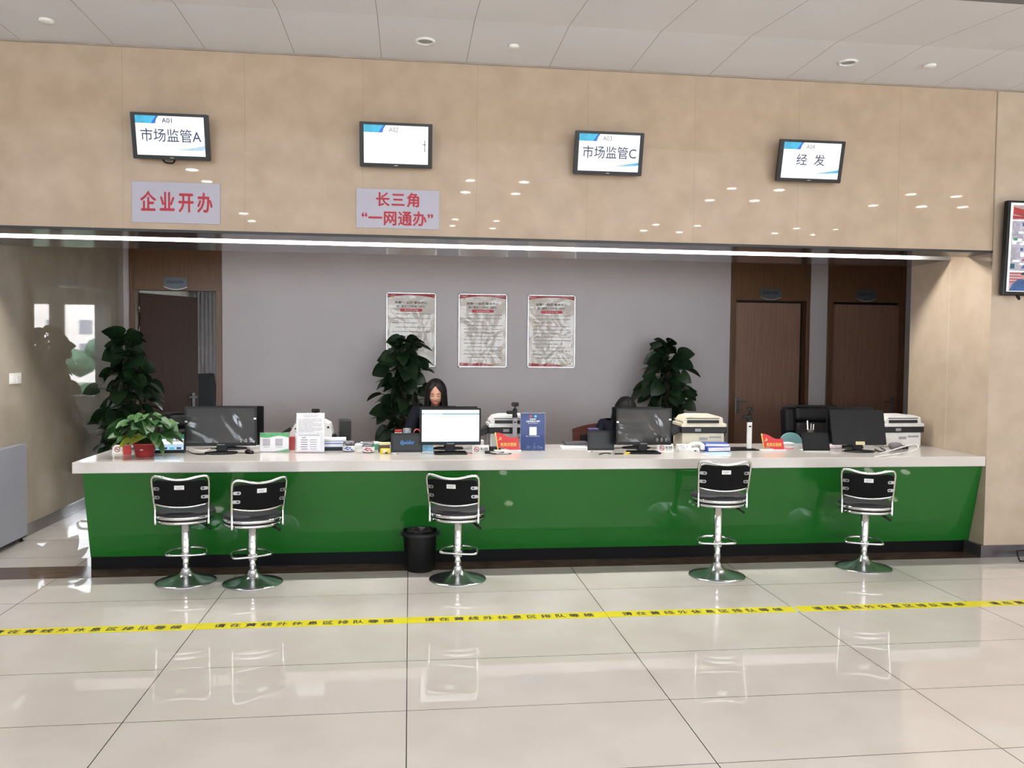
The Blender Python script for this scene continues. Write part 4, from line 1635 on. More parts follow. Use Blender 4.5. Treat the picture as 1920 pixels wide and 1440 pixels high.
slab('paper_pad', 'cream paper pad lying on the dark brown card box', 'paper pad', 721, 848, (.088, .05, .018), mat('cream_paper', S(236, 228, 176), .5), 4, .0555, .01)
b = MB()
t = thing('tape_dispenser', 'small yellow tape dispenser in front of the brown card box', 'tape dispenser', tuple(spot(722, 851)), R(2))
b.box((0, .016, .02), (.075, .032, .04), 0, .008)
b.build('case', yellow_p, t)
b = MB()
b.box((.0, -.0006, .024), (.034, .002, .016), 0, .0006)
b.build('label', paper, t)
b = MB()
b.box((.01, -.0006, .008), (.02, .002, .01), 0, .0006)
b.build('cutter', plastic_black, t)

def jar(u, v, label, band, lid):
    p = spot(u, v)
    t = thing('glass_jar', label, 'jar', (p.x, p.y + .048, CT), group='glass jars on the counter')
    b = MB()
    b.lathe([(.001, 0), (.042, 0), (.047, .006), (.047, .05), (.04, .06), (.038, .066), (.034, .066), (.036, .058), (.043, .048), (.043, .008), (.001, .006)], seg=32)
    b.build('body', glass, t)
    b = MB()
    b.lathe([(.0476, .01), (.048, .011), (.048, .046), (.0476, .047)], seg=32, cap=False)
    s = b.build('label_band', paper, t)
    b = MB()
    for k, (a, z) in enumerate(((-115, .03), (-95, .022), (-75, .034), (-60, .02), (-100, .038))):
        b.box((.0487 * math.cos(R(a)), .0487 * math.sin(R(a)), z), (.02, .001, .009), 0, 0, rz=R(a + 90))
    b.build('label_print', band, s)
    b = MB()
    b.lathe([(.001, .066), (.041, .066), (.043, .068), (.043, .08), (.04, .083), (.001, .083)], seg=32)
    b.build('lid', lid, t)
    return t


jar(653, 848, 'squat glass jar with blue and white label, left of two', blue_ink, acrylic)
jar(690, 850, 'squat glass jar with red and white label, right of two', red_ink, acrylic)
p = at(747, 806, 1, 1.24)
t = thing('paste_bottle', 'small red based bottle with pale label peeking above the logo tablet', 'bottle', (p.x, 1.24, CT))
b = MB()
b.lathe([(.001, 0), (.026, 0), (.028, .004), (.028, .135), (.024, .14), (.001, .14)], seg=24)
b.build('body', red_p, t)
b = MB()
b.lathe([(.0282, .142), (.029, .143), (.029, .162), (.0282, .163), (.001, .163)], seg=24)
b.build('lid', red_p, t)
b = MB()
b.lathe([(.0284, .136), (.0288, .137), (.0288, .156), (.0284, .157)], seg=24, cap=False)
b.build('label_band', paper, t)
p = at(763, 806, 1, 1.26)
t = thing('water_glass', 'clear tumbler with blue base, behind the logo tablet', 'glass', (p.x, 1.26, CT))
b = MB()
b.lathe([(.001, 0), (.028, 0), (.03, .004), (.033, .17), (.03, .17), (.027, .012), (.001, .01)], seg=24)
b.build('body', acrylic, t)
b = MB()
b.lathe([(.001, .012), (.026, .012), (.028, .13), (.001, .13)], seg=24)
b.build('contents', mat('blue_liquid', S(60, 90, 140), .3), t)
b = MB()
p0 = at(776, 812, 1, 1.2)
p1 = at(788, 812, 1, 1.2)
b.tube(smooth_path([(p0.x, 1.2, CT + .006), (p0.x, 1.2, p0.z), ((p0.x + p1.x) / 2, 1.2, p0.z + .03), (p1.x, 1.2, p0.z), (p1.x + .01, 1.2, CT + .006)]), .005)
tag(b.build('red_cable', mat('red_cable', S(190, 90, 80), .4)), 'thin red cable looped between logo tablet and lit monitor', 'cable')

slab('notebook', 'grey notebook left of the blank tablet, in front of the wooden chair', 'notebook', 1083, 838, (.2, .14, .022), mat('slate_cover', S(84, 82, 88), .5), 3, .0105, .03)
slab('paper_stack', 'thin white papers under the grey notebook', 'papers', 1080, 842, (.22, .15, .01), paper, -4, 0, .02)
slab('folder', 'royal blue folder lying behind the telephone', 'folder', 1346, 847, (.20, .13, .04), folder_royal, 10, 0, .0, edge=paper)
slab('folder', 'second royal blue folder lying aslant on the first one', 'folder', 1346, 847, (.19, .13, .026), folder_royal, -6, .0405, .0, edge=paper)
slab('brochure', 'pale blue brochure lying in front of the royal blue folders', 'brochure', 1352, 854, (.18, .11, .006), paper_cyan, 6, .0066, .0)
slab('paper_sheet', 'white sheet under the pale blue brochure', 'papers', 1348, 855, (.2, .11, .006), paper, -3, 0, .0)
slab('pink_note', 'thin pink paper lying beside the lit monitor stand', 'paper', 880, 852, (.075, .05, .002), pink_paper, -14, 0, .0)
slab('pink_note', 'thin pink papers lying right of the second red flag', 'paper', 1478, 842, (.1, .06, .008), pink_paper, 6, 0, .0)
slab('paper_stack', 'short white papers left of the leaning blank tablet', 'papers', 1482, 836, (.1, .09, .022), paper, 12, 0, .03, bev=.005)
slab('note_box', 'small white box between lit monitor and grey pole camera', 'box', 899, 842, (.07, .06, .05), plastic_white, 0, 0, .0)
slab('paper_roll', 'white paper bundle on the small box left of the white printer', 'papers', 899, 842, (.072, .06, .022), paper, 3, .0505, .0, bev=.009)
slab('card_reader', 'flat black card reader under the printer by the grey pole', 'card reader', 925, 845, (.12, .08, .03), plastic_black, -8, 0, -.03)
slab('binder_clip', 'small black clip right of the no smoking tent', 'clip', 914, 851, (.035, .03, .022), plastic_black, 5)
slab('red_book', 'dark red book standing between code sign and notice holder', 'book', 546, 846, (.05, .05, .105), red_p, 3, dy=.06)
slab('cardboard_box', 'blue and white carton under the lit monitor', 'box', 801, 846, (.09, .05, .055), mat('pale_blue_carton', S(120, 176, 206), .5, var=.3, scale=30), 4, dy=.0)
slab('tissue_pack', 'crumpled white and pink tissue pack behind the leaning blank tablet', 'tissues', 1567, 842, (.1, .06, .04), mat('pink_white_pack', S(222, 206, 212), .5, var=.2, scale=40), 10, dy=-.02, bev=.014)
slab('grey_pouch', 'rounded grey pouch in front of the rightmost printer', 'pouch', 1684, 844, (.1, .08, .06), mat('grey_cloth', S(120, 114, 118), .8), 8, dy=.0, bev=.028)
slab('adapter', 'small grey adapter among the cables right of the grey pouch', 'adapter', 1702, 843, (.05, .04, .03), plastic_dark, 8, dy=.03)
slab('white_tray', 'white tray left of the code sign', 'tray', 478, 839, (.1, .1, .03), plastic_white, 0, dy=.03)

def flat_pen(u, v, L, r, m_, rz, label, cap):
    p = spot(u, v)
    t = thing('pen', label, 'pen', (p.x, p.y, CT + r), R(rz))
    b = MB()
    b.cyl((-L / 2, 0, 0), (L / 2 - .02, 0, 0), r, seg=12)
    b.build('barrel', m_, t)
    b = MB()
    b.cyl((L / 2 - .02, 0, 0), (L / 2, 0, 0), r * .9, seg=12, r2=r * .3)
    b.build('tip', cap, t)


flat_pen(1163, 852, .09, .005, plastic_black, 4, 'black pen in front of the second film covered monitor', gold)
flat_pen(1180, 851, .07, .007, yellow_p, -10, 'yellow pen in front of the second film covered monitor', plastic_black)
flat_pen(742, 852, .05, .005, plastic_white, 4, 'short white pen in front of the logo tablet', plastic_grey)
flat_pen(945, 852, .12, .006, plastic_grey, 3, 'grey pen in front of the red flag stand', plastic_black)
flat_pen(1105, 848, .06, .005, plastic_white, 0, 'short white pen in front of the blank tablet', plastic_grey)

# ---- mouse and cables
def mouse(u, v, rz, label):
    p = spot(u, v)
    t = thing('computer_mouse', label, 'mouse', (p.x, p.y + .03, CT), R(rz))
    b = MB()
    b.lathe([(.03, 0), (.031, .006), (.028, .018), (.019, .028), (.001, .032)], seg=24, M=Matrix.Diagonal((1, 1.75, 1, 1)))
    b.build('shell', plastic_black, t)
    b = MB()
    b.cyl((-.004, -.032, .024), (.004, -.032, .024), .007)
    b.build('wheel', plastic_grey, t)


mouse(466, 851, 30, 'black computer mouse left of the green and white code sign')
cabs = [([(352, 846), (364, 852), (385, 853), (400, 849)], plastic_black, .0035, 'thin black cable looping beside the leftmost monitor stand'),
        ([(356, 842), (372, 846), (388, 845), (396, 841)], plastic_white, .004, 'thin white cable left of the leftmost monitor stand'),
        ([(1124, 853), (1131, 851), (1138, 850.5), (1145, 852)], plastic_black, .0035, 'thin black cable left of the second film covered monitor stand'),
        ([(1650, 851), (1668, 849, .01), (1690, 847, .03), (1712, 846, .05), (1722, 848, .04), (1712, 850, .015), (1672, 854), (1640, 858)], plastic_white, .005, 'thick white cable loop at the right end of the counter'),
        ([(1640, 843), (1652, 848), (1660, 845), (1650, 840)], plastic_black, .004, 'thin black cable loop right of the leaning monitor stand'),
        ([(914, 848), (924, 852), (936, 851), (944, 849)], plastic_black, .0045, 'short black cable in front of the first red flag')]
for pts, m_, r, lab in cabs:
    b = MB()
    b.tube(smooth_path([tuple(spot(*q[:2]) + Vector((0, 0, r + .001 + (q[2] if len(q) > 2 else 0)))) for q in pts], 8), r)
    tag(b.build('cable', m_), lab, 'cable')

# ---- pen cup behind the leaning blank tablet
p = at(1519, 815, 1, 1.2)
t = thing('pen_cup', 'black pen cup behind the leaning blank tablet', 'pen cup', (p.x, 1.2, CT))
b = MB()
b.lathe([(.001, 0), (.038, 0), (.04, .004), (.042, .16), (.039, .16), (.036, .006), (.001, .005)], seg=24)
b.build('cup', plastic_black, t)
for i, (dx, tz, m_, lab) in enumerate(((-.02, .235, plastic_white, 'white pen leaning left in the pen cup'), (.006, .21, steel, 'steel pen standing in the pen cup'), (.022, .205, alu, 'silver pen leaning right in the pen cup'))):
    b = MB()
    b.cyl((p.x + dx * .6, 1.2, CT + .008), (p.x + dx * 1.35, 1.2, CT + tz), .005, seg=10)
    tag(b.build('pen', m_), lab, 'pen')
p = at(1112, 806, 1, 1.32)
t = thing('pen_box', 'purple edged box behind the blank tablet by the wooden chair', 'box', (p.x, 1.32, CT))
b = MB()
b.box((0, 0, .075), (.08, .06, .15), 0, .004)
b.build('box', plastic_black, t)
b = MB()
b.box((0, 0, .157), (.082, .062, .015), 0, .003)
b.build('lid', mat('purple_lid', S(86, 70, 130), .4), t)

# ------------------------------------------------------------------ plants
def leaf(b, base, direction, L, W, mi=0, fold=.25, droop=.35, roll=0.):
    """heart shaped leaf growing from base along direction (local x = length)"""
    d = Vector(direction).normalized()
    up = Vector((0, 0, 1))
    s_ = d.cross(up)
    if s_.length < .05:
        s_ = Vector((1, 0, 0))
    s_.normalize()
    n_ = s_.cross(d).normalized()
    s_ = (s_ * math.cos(roll) + n_ * math.sin(roll)).normalized()
    n_ = s_.cross(d).normalized()
    prof = [(-.10, .20), (-.08, .38), (.04, .5), (.22, .53), (.42, .50), (.60, .42), (.77, .29), (.90, .14), (1, 0)]
    vs = []
    rows = []
    base = Vector(base)
    def P(x, y):
        z = abs(y) * fold - droop * max(0, x) ** 2
        return base + d * (x * L) + s_ * (y * W) + n_ * (z * L * .8)
    mid = [P(max(x, 0) if i < 2 else x, 0) for i, (x, y) in enumerate(prof)]
    lf = [P(x, y) for x, y in prof]
    rt = [P(x, -y) for x, y in prof]
    n = len(prof)
    vs = mid + lf + rt
    fs = []
    for i in range(n - 1):
        if i + 1 < n - 1:
            fs.append((i, i + 1, n + i + 1, n + i))
            fs.append((i + 1, i, 2 * n + i, 2 * n + i + 1))
        else:
            fs.append((i, i + 1, n + i))
            fs.append((i + 1, i, 2 * n + i))
    b.mesh(vs, fs, mi, None, True)


def tall_plant(x, y, H, label, seed, prof, n, size=.15, extra=()):
    t = thing('pole_plant', label, 'plant', (x, y, 0), group='tall climbing plants against the back wall')
    rg = random.Random(seed)
    b = MB()
    b.lathe([(.001, 0), (.11, 0), (.115, .01), (.15, .3), (.158, .33), (.145, .33), (.138, .3), (.001, .3)], seg=32)
    b.build('pot', pot_white, t)
    b = MB()
    b.lathe([(.001, .301), (.137, .301), (.10, .312), (.001, .316)], seg=24)
    b.build('soil', soil, t)
    b = MB()
    b.lathe([(.001, .3), (.035, .3), (.034, H * .6), (.03, H * .86), (.001, H * .87)], seg=14)
    b.build('moss_pole', coir, t)
    b = MB()
    b.recalc = False
    st = MB()
    for i in range(n):
        f = (i + rg.random()) / n
        z = .42 + (H - .46) * f
        a = rg.random() * 2 * PI
        rad = 0
        for (f0, r0), (f1, r1) in zip(prof, prof[1:]):
            if f0 <= f <= f1:
                rad = r0 + (r1 - r0) * (f - f0) / (f1 - f0)
        rr = rad * (.25 + .85 * rg.random())
        L = size * (.75 + .5 * rg.random())
        rr = max(.03, rr - L * .55)
        p0 = Vector((.03 * math.cos(a), .03 * math.sin(a), z - .06))
        p1 = Vector((rr * math.cos(a), rr * math.sin(a), z + .02))
        if y + p1.y + L * .8 > YB - .03 or x + p1.x - L * .8 < XL + .03:
            k_ = 0
            while (y + p1.y + L * math.sin(a) * .8 > YB - .03 or x + p1.x + L * math.cos(a) * .8 < XL + .03) and k_ < 30:
                a = rg.random() * 2 * PI
                p0 = Vector((.03 * math.cos(a), .03 * math.sin(a), z - .06))
                p1 = Vector((rr * math.cos(a), rr * math.sin(a), z + .02))
                k_ += 1
        st.tube([p0, p0.lerp(p1, .5) + Vector((0, 0, .02)), p1], .0035, 0, 5)
        e = -.9 + 1.1 * rg.random() + (.5 if f > .9 else 0)
        leaf(b, p1, (math.cos(a + .5 * (rg.random() - .5)), math.sin(a), e), L, L * (.84 + .18 * rg.random()), 0, .1 + .2 * rg.random(), .2 + .3 * rg.random(), 2.7 * (rg.random() - .5))
    for (dx, dy, z, ex, ez, L) in extra:
        st.tube([(0, 0, z - .1), (dx * .5, dy * .5, z), (dx, dy, z)], .0035, 0, 5)
        leaf(b, (dx, dy, z), (ex, -.15, ez), L, L * .75, 0, .25, .3, .3)
    b.build('foliage', leaf_dark, t)
    st.build('stems', stem_m, t)


def plant_at(u, vtop, y):
    p = at(u, vtop, 1, y)
    return p.x, p.z


px, pz = plant_at(231, 622, 3.35)
tall_plant(px + .02, 3.35, pz, 'tall dark climbing plant beside the open door and marble wall', 11,
           [(0, .25), (.3, .34), (.55, .36), (.72, .3), (.85, .26), (.95, .2), (1, .12)], 165, .165)
px, pz = plant_at(758, 632, 3.95)
tall_plant(px, 3.95, pz, 'tall dark climbing plant in front of the left poster', 23,
           [(0, .26), (.35, .36), (.55, .38), (.7, .3), (.85, .28), (.95, .24), (1, .12)], 160, .17, [(-.14, -.1, 1.28, -1, -.5, .2), (.16, -.1, 1.5, 1, -.2, .18), (.1, -.1, 1.7, 1, -.05, .15)])
px, pz = plant_at(1252, 640, 3.95)
tall_plant(px, 3.95, pz, 'tall dark climbing plant right of the rightmost poster', 37,
           [(0, .3), (.35, .34), (.55, .37), (.7, .32), (.85, .25), (.95, .22), (1, .14)], 155, .165, [(-.16, -.1, 1.42, -1, -.35, .18), (.2, -.1, 1.4, 1, -.3, .18), (-.1, -.1, 1.68, -1, -.2, .16)])

# potted plant on the counter
p = spot(266, 858)
t = thing('potted_plant', 'bushy green plant in a red plastic pot on the counter end', 'plant', (p.x, p.y + .07, CT))
b = MB()
b.lathe([(.001, .0), (.058, 0), (.062, .004), (.080, .088), (.088, .09), (.088, .1), (.082, .1), (.076, .088), (.001, .086)], seg=36)
pt = b.build('pot', pot_red, t)
b = MB()
b.lathe([(.001, .0865), (.075, .0865), (.05, .096), (.001, .1)], seg=24)
b.build('soil', soil, t)
rg = random.Random(8)
b = MB()
b.recalc = False
st = MB()
yl = [(-.1, -.09, .15, -.8, -.5, -.45), (-.03, -.08, .16, -.8, -.5, -.35)]
for i in range(74):
    a = rg.random() * 2 * PI
    rr = .17 * math.sqrt(rg.random())
    z = .20 + .085 * (1 - (rr / .17) ** 2) + .03 * rg.random() - .06 * (i % 3 == 0)
    p1 = Vector((rr * math.cos(a) * 1.1, rr * math.sin(a) * .8, max(.115, z)))
    st.tube([(p1.x * .15, p1.y * .15, .088), (p1.x * .5, p1.y * .5, p1.z * .85), p1], .0022, 0, 5)
    L = .085 + .045 * rg.random()
    leaf(b, p1, (math.cos(a), math.sin(a), -.75 + .9 * rg.random()), L, L * (.62 + .2 * rg.random()), 0, .2 + .2 * rg.random(), .3, 1.2 * (rg.random() - .5))
for (x, y, z, dx, dy, dz) in yl:
    leaf(b, (x + .05, y + .03, z), (dx, dy, dz), .13, .085, 1, .2, .25, .4)
leaf(b, (.15, -.04, .2), (.8, -.2, .5), .12, .1, 0, .2, .2, -.6)
leaf(b, (.16, -.06, .17), (1, -.2, .1), .13, .07, 0, .2, .2, -.3)
leaf(b, (.1, -.07, .13), (.6, -.5, -.75), .14, .07, 0, .2, .2, .2)
leaf(b, (-.12, -.05, .14), (-1, -.3, -.6), .13, .08, 0, .2, .2, .2)
b.build('foliage', [leaf_mid, leaf_yellow], t)
st.build('stems', stem_m, t)
b = MB()
b.box((0, -.078, .056), (.02, .003, .007), 0, .001, rx=R(12))
b.build('pot_mark', white_ink, pt)

# ------------------------------------------------------------------ office chairs
def office_chair(x, y, rz, top, w, label, m_=None, high=True):
    t = thing('office_chair', label, 'chair', (x, y, 0), R(rz), 'black leather office chairs behind the counter')
    b = MB()
    for k in range(5):
        a = 2 * PI * k / 5 + .3
        b.tube([(.03 * math.cos(a), .03 * math.sin(a), .11), (.16 * math.cos(a), .16 * math.sin(a), .09), (.30 * math.cos(a), .30 * math.sin(a), .07)], .018, rs=[.024, .02, .014], seg=8)
    b.build('star_base', plastic_black, t)
    for k in range(5):
        a = 2 * PI * k / 5 + .3
        b = MB()
        b.cyl((.30 * math.cos(a) - .012, .30 * math.sin(a), .03), (.30 * math.cos(a) + .012, .30 * math.sin(a), .03), .03)
        b.build('castor', plastic_black, t)
    b = MB()
    b.cyl((0, 0, .08), (0, 0, .41), .025)
    b.build('gas_lift', steel, t)
    b = MB()
    b.box((0, -.01, .45), (w * .98, .5, .1), 0, .045, seg=3)
    b.build('seat', leather, t)
    b = MB()
    H = top - .52
    for (cz, hh) in ((.52 + H * .22, H * .44), (.52 + H * .56, H * .30), (.52 + H * .83, H * .27)):
        b.box((0, .235 + (cz - .5) * .16, cz), (w * .66, .1, hh), 0, .04, rx=R(-9), seg=3)
    b.build('back_cushion', leather, t)
    b = MB()
    for s in (-1, 1):
        for (cz, hh) in ((.52 + H * .25, H * .50), (.52 + H * .72, H * .46)):
            b.box((s * w * .405, .24 + (cz - .5) * .16, cz), (w * .19, .095, hh), 0, .035, rx=R(-9), seg=3)
    b.prism(rounded(w * .99, H * .99, .07, 5, 0, 0), .06, 0, Matrix.Translation((0, .27 + H * .08, .52 + H * .5)) @ Matrix.Rotation(R(-9), 4, 'X'), -.01)
    b.build('back_shell', leather, t)
    for s in (-1, 1):
        b = MB()
        b.tube(smooth_path([(s * w * .5, .2, .5), (s * w * .56, .2, .66), (s * w * .56, -.02, .68), (s * w * .54, -.14, .64), (s * w * .48, -.1, .47)], 5), .02, seg=8)
        b.build('armrest', plastic_black, t)
    return t


c = at(352, 772, 1, 2.4)
office_chair(c.x + .03, 2.15, 8, c.z, .5, 'black leather office chair behind the leftmost monitor')
c = at(1518, 759, 1, 2.45)
office_chair(c.x + .02, 2.15, -4, c.z, .6, 'large black leather office chair left of the leaning monitor')
# teal cushion on the big chair
p = at(1490, 830, 1, 1.72)
c2 = at(1490, 813, 1, 1.72)
t = thing('teal_chair', 'low teal plastic chair peeking above the counter beside the large black chair', 'chair', (p.x, 1.80, 0))
b = MB()
zt = c2.z
b.prism(rounded(.2, .34, .09, 6, 0, zt - .17), .04, 0, None, -.02)
b.build('backrest', teal, t)
b = MB()
b.box((0, .12, .45), (.34, .3, .04), 0, .018)
b.build('seat', teal, t)
b = MB()
b.box((0, .0, .54), (.06, .025, .2), 0, .006)
b.build('back_support', steel, t)
for sx in (-1, 1):
    for sy in (0, 1):
        b = MB()
        b.cyl((sx * .15, .0 + .24 * sy, 0), (sx * .13, .02 + .2 * sy, .43), .011)
        b.build('leg', steel, t)


def wood_chair(x, y, rz, top, label):
    t = thing('wooden_chair', label, 'chair', (x, y, 0), R(rz))
    b = MB()
    n = 12
    hw = .27
    H0, H1 = .52, top
    outer = [(-hw, H0)] + [(-hw + 2 * hw * k / n, H1 - .05 + .05 * math.sin(PI * k / n)) for k in range(n + 1)] + [(hw, H0)]
    M = Matrix.Translation((0, .25, 0)) @ Matrix.Rotation(R(-6), 4, 'X')
    b.prism(list(reversed(outer)), .03, 0, M, .0)
    b.build('back_board', redwood, t)
    b = MB()
    b.box((0, -.016, (H0 + H1) / 2 - .03), (.4, .035, H1 - H0 - .14), 0, .014, M)
    b.build('back_pad', leather, t)
    b = MB()
    b.box((0, 0, .45), (.5, .48, .08), 0, .03)
    b.build('seat', leather, t)
    for sx in (-1, 1):
        b = MB()
        b.tube(smooth_path([(sx * .27, .24, .66), (sx * .29, .0, .68), (sx * .29, -.22, .66), (sx * .27, -.24, .55), (sx * .26, -.23, .42)], 5), .018, seg=8)
        b.build('armrest', redwood, t)
        for sy in (-1, 1):
            b = MB()
            b.cyl((sx * .25, sy * .22, 0), (sx * .24, sy * .2, .42), .02)
            b.build('leg', redwood, t)
    return t


# ------------------------------------------------------------------ people
def skinned(verts, edges, rad, root=0, sub=2):
    me = bpy.data.meshes.new('skeleton')
    me.from_pydata([tuple(v) for v in verts], edges, [])
    o = bpy.data.objects.new('skeleton', me)
    COL.objects.link(o)
    o.modifiers.new('skin', 'SKIN').use_smooth_shade = True
    if not me.skin_vertices:
        bpy.context.view_layer.objects.active = o
    sv = me.skin_vertices[0].data
    for i, r in enumerate(rad):
        sv[i].radius = (r, r) if isinstance(r, (int, float)) else r
        sv[i].use_root = (i == root)
    m = o.modifiers.new('sub', 'SUBSURF')
    m.levels = m.render_levels = sub
    dg = bpy.context.evaluated_depsgraph_get()
    res = bpy.data.meshes.new_from_object(o.evaluated_get(dg))
    bpy.data.objects.remove(o)
    return res


def add_mesh(bm, me, M=None):
    n0 = len(bm.verts)
    bm.from_mesh(me)
    bm.verts.ensure_lookup_table()
    if M is not None:
        bmesh.ops.transform(bm, matrix=M, verts=bm.verts[n0:])


def head_bm():
    """head about the ear line; face towards -Y"""
    bm = bmesh.new()
    nu, nv = 40, 30
    def pt(u, v):
        th = PI * v / nv
        ph = 2 * PI * u / nu
        x = math.sin(th) * math.sin(ph)
        y = -math.sin(th) * math.cos(ph)
        z = math.cos(th)
        X, Y, Z = .074 * x, .094 * y, .116 * z
        front = max(0, -y)
        if z < 0:
            k = min(1, -z)
            X *= 1 - .32 * k ** 1.6
            if y > 0:
                Y *= 1 - .3 * k
            Y -= .006 * k * front
        if front > .2:
            g = lambda cx, cz, sx, sz: math.exp(-((X - cx) / sx) ** 2 - ((Z - cz) / sz) ** 2)
            Y -= .019 * g(0, -.030, .011, .014) + .009 * g(0, -.005, .008, .022)
            Y += .008 * (g(.03, .006, .016, .011) + g(-.03, .006, .016, .011))
            Y -= .006 * g(0, -.064, .018, .008)
            Y -= .007 * g(0, -.098, .018, .012)
            Y -= .003 * (g(.036, -.03, .02, .018) + g(-.036, -.03, .02, .018))
        return (X, Y, Z)
    rings = [[bm.verts.new(pt(u, v)) for u in range(nu)] for v in range(1, nv)]
    top, bot = bm.verts.new(pt(0, 0)), bm.verts.new(pt(0, nv))
    for a, c in zip(rings, rings[1:]):
        for u in range(nu):
            bm.faces.new((a[u], c[u], c[(u + 1) % nu], a[(u + 1) % nu]))
    for u in range(nu):
        bm.faces.new((top, rings[0][u], rings[0][(u + 1) % nu]))
        bm.faces.new((bot, rings[-1][(u + 1) % nu], rings[-1][u]))
    for s in (-1, 1):   # ears
        r = bmesh.ops.create_uvsphere(bm, u_segments=10, v_segments=8, radius=1)
        bmesh.ops.transform(bm, matrix=Matrix.Translation((s * .076, .008, -.006)) @ Matrix.Diagonal((.009, .018, .03, 1)), verts=r['verts'])
    return bm


def person(label, x, y, seat, head_c, pitch, yaw, lean, hair_len, hand_pts, group=None, roll=0.):
    """seated figure facing -Y; all coordinates are in the thing's own frame"""
    t = thing('person', label, 'person', (x, y, 0))
    hc = Vector(head_c)
    HM = Matrix.Translation(hc) @ Matrix.Rotation(yaw, 4, 'Z') @ Matrix.Rotation(pitch, 4, 'X') @ Matrix.Rotation(roll, 4, 'Y')
    pel = Vector((0, .02, seat + .08))
    neck0 = HM @ Vector((0, .025, -.10))
    chest = Vector((hc.x * .8, (neck0.y) * .75 + .03, neck0.z - .16))
    neckb = Vector((hc.x * .95, neck0.y * .9 + .02, neck0.z - .055))
    waist = pel.lerp(chest, .45)
    bm = bmesh.new()
    def chain(pts):
        """one tapering limb; the limbs are fused into one surface below"""
        return skinned([Vector(p) for p, _ in pts], [(i, i + 1) for i in range(len(pts) - 1)], [q for _, q in pts])
    add_mesh(bm, chain([(pel + Vector((0, 0, -.06)), (.15, .105)), (pel + Vector((0, 0, .05)), (.15, .105)), (waist, (.12, .09)), (chest, (.145, .095)), (chest.lerp(neckb, .6), (.11, .075)), (neckb, (.055, .052)), (neck0, .047), (HM @ Vector((0, .01, -.03)), .05)]))
    wr, el = {}, {}
    for s, hp in zip((-1, 1), hand_pts):
        sh = chest + Vector((s * .165, .0, .075))
        hp = Vector(hp)
        e = sh.lerp(hp, .5) + Vector((s * .06, .05, -.13))
        add_mesh(bm, chain([(chest + Vector((s * .06, 0, .06)), .06), (sh, .058), (sh.lerp(e, .5), .046), (e, .039), (e.lerp(hp, .4), .037), (hp, .024), (hp + (hp - e).normalized() * .02, .023)]))
        wr[s], el[s] = hp, e
    for s in (-1, 1):
        k0 = pel + Vector((s * .11, -.43, .0))
        an = Vector((k0.x, k0.y + .05, .075))
        add_mesh(bm, chain([(pel + Vector((s * .06, 0, .0)), .085), (pel + Vector((s * .09, -.06, -.01)), .09), (pel.lerp(k0, .55) + Vector((s * .03, 0, 0)), .075), (k0, .058), (k0 + Vector((0, .04, -.12)), .053), (k0 + Vector((0, .05, -.22)), .05), (an, .034)]))
        add_mesh(bm, chain([(an + Vector((0, .02, -.01)), .034), (Vector((k0.x, k0.y - .03, .045)), (.036, .032)), (Vector((k0.x, k0.y - .1, .035)), (.034, .024))]))
    # hands: palm, four unequal curled fingers and a thumb from the side of the palm
    for s in (-1, 1):
        hp = wr[s]
        d = (hp - el[s])
        d.z = 0
        d.normalize()
        sd = Vector((d.y, -d.x, 0)) * s * -1   # towards the thumb
        dn = Vector((0, 0, -1))
        hv, he, hr = [], [], []
        def hadd(p, r, prev=None):
            hv.append(p)
            hr.append(r)
            if prev is not None:
                he.append((prev, len(hv) - 1))
            return len(hv) - 1
        w0 = hadd(hp - d * .02, (.022, .017))
        p1 = hadd(hp + d * .035, (.034, .014), w0)
        p2 = hadd(hp + d * .075, (.036, .012), p1)
        hm = skinned(hv, he, hr)
        add_mesh(bm, hm)
        for k, (off, ln) in enumerate(((.027, .066), (.009, .075), (-.009, .070), (-.026, .056))):
            b0 = hp + d * .07 + sd * off
            f1 = b0 + d * ln * .42 + dn * .008
            f2 = f1 + d * ln * .3 + dn * .016
            f3 = f2 + d * ln * .2 + dn * .02
            add_mesh(bm, skinned([b0 - d * .02, b0, f1, f2, f3], [(0, 1), (1, 2), (2, 3), (3, 4)], [.0085, .009, .0085, .008, .007], 0, 1))
        b0 = hp + d * .022 + sd * .026
        f1 = b0 + d * .025 + sd * .024 + dn * .01
        f2 = f1 + d * .03 + sd * .006 + dn * .012
        add_mesh(bm, skinned([b0 - sd * .012, b0, f1, f2], [(0, 1), (1, 2), (2, 3)], [.011, .0115, .010, .008], 0, 1))
    hb = head_bm()
    hm = bpy.data.meshes.new('head')
    hb.to_mesh(hm)
    hb.free()
    add_mesh(bm, hm, HM)
    me = bpy.data.meshes.new('body')
    bm.to_mesh(me)
    bm.free()
    tmp = bpy.data.objects.new('tmp', me)
    COL.objects.link(tmp)
    m = tmp.modifiers.new('r', 'REMESH')
    m.mode = 'VOXEL'
    m.voxel_size = .0048
    m.use_smooth_shade = True
    m = tmp.modifiers.new('s', 'SMOOTH')
    m.iterations = 3
    m.factor = .4
    dg = bpy.context.evaluated_depsgraph_get()
    res = bpy.data.meshes.new_from_object(tmp.evaluated_get(dg))
    bpy.data.objects.remove(tmp)
    res.materials.clear()
    res.materials.append(skin)
    for p in res.polygons:
        p.use_smooth = True
        p.material_index = 0
    bo = bpy.data.objects.new('body', res)
    COL.objects.link(bo)
    bo.parent = t
    # jacket over torso and arms, trousers over the legs
    jv, je, jr = [], [], []
    def jadd(p, r, prev=None):
        jv.append(Vector(p))
        jr.append(r)
        if prev is not None:
            je.append((prev, len(jv) - 1))
        return len(jv) - 1
    j0 = jadd(pel + Vector((0, 0, -.02)), (.165, .125))
    j1 = jadd(waist, (.14, .11), j0)
    j2 = jadd(chest, (.155, .115), j1)
    j3 = jadd(neckb + Vector((0, 0, .0)), (.075, .07), j2)
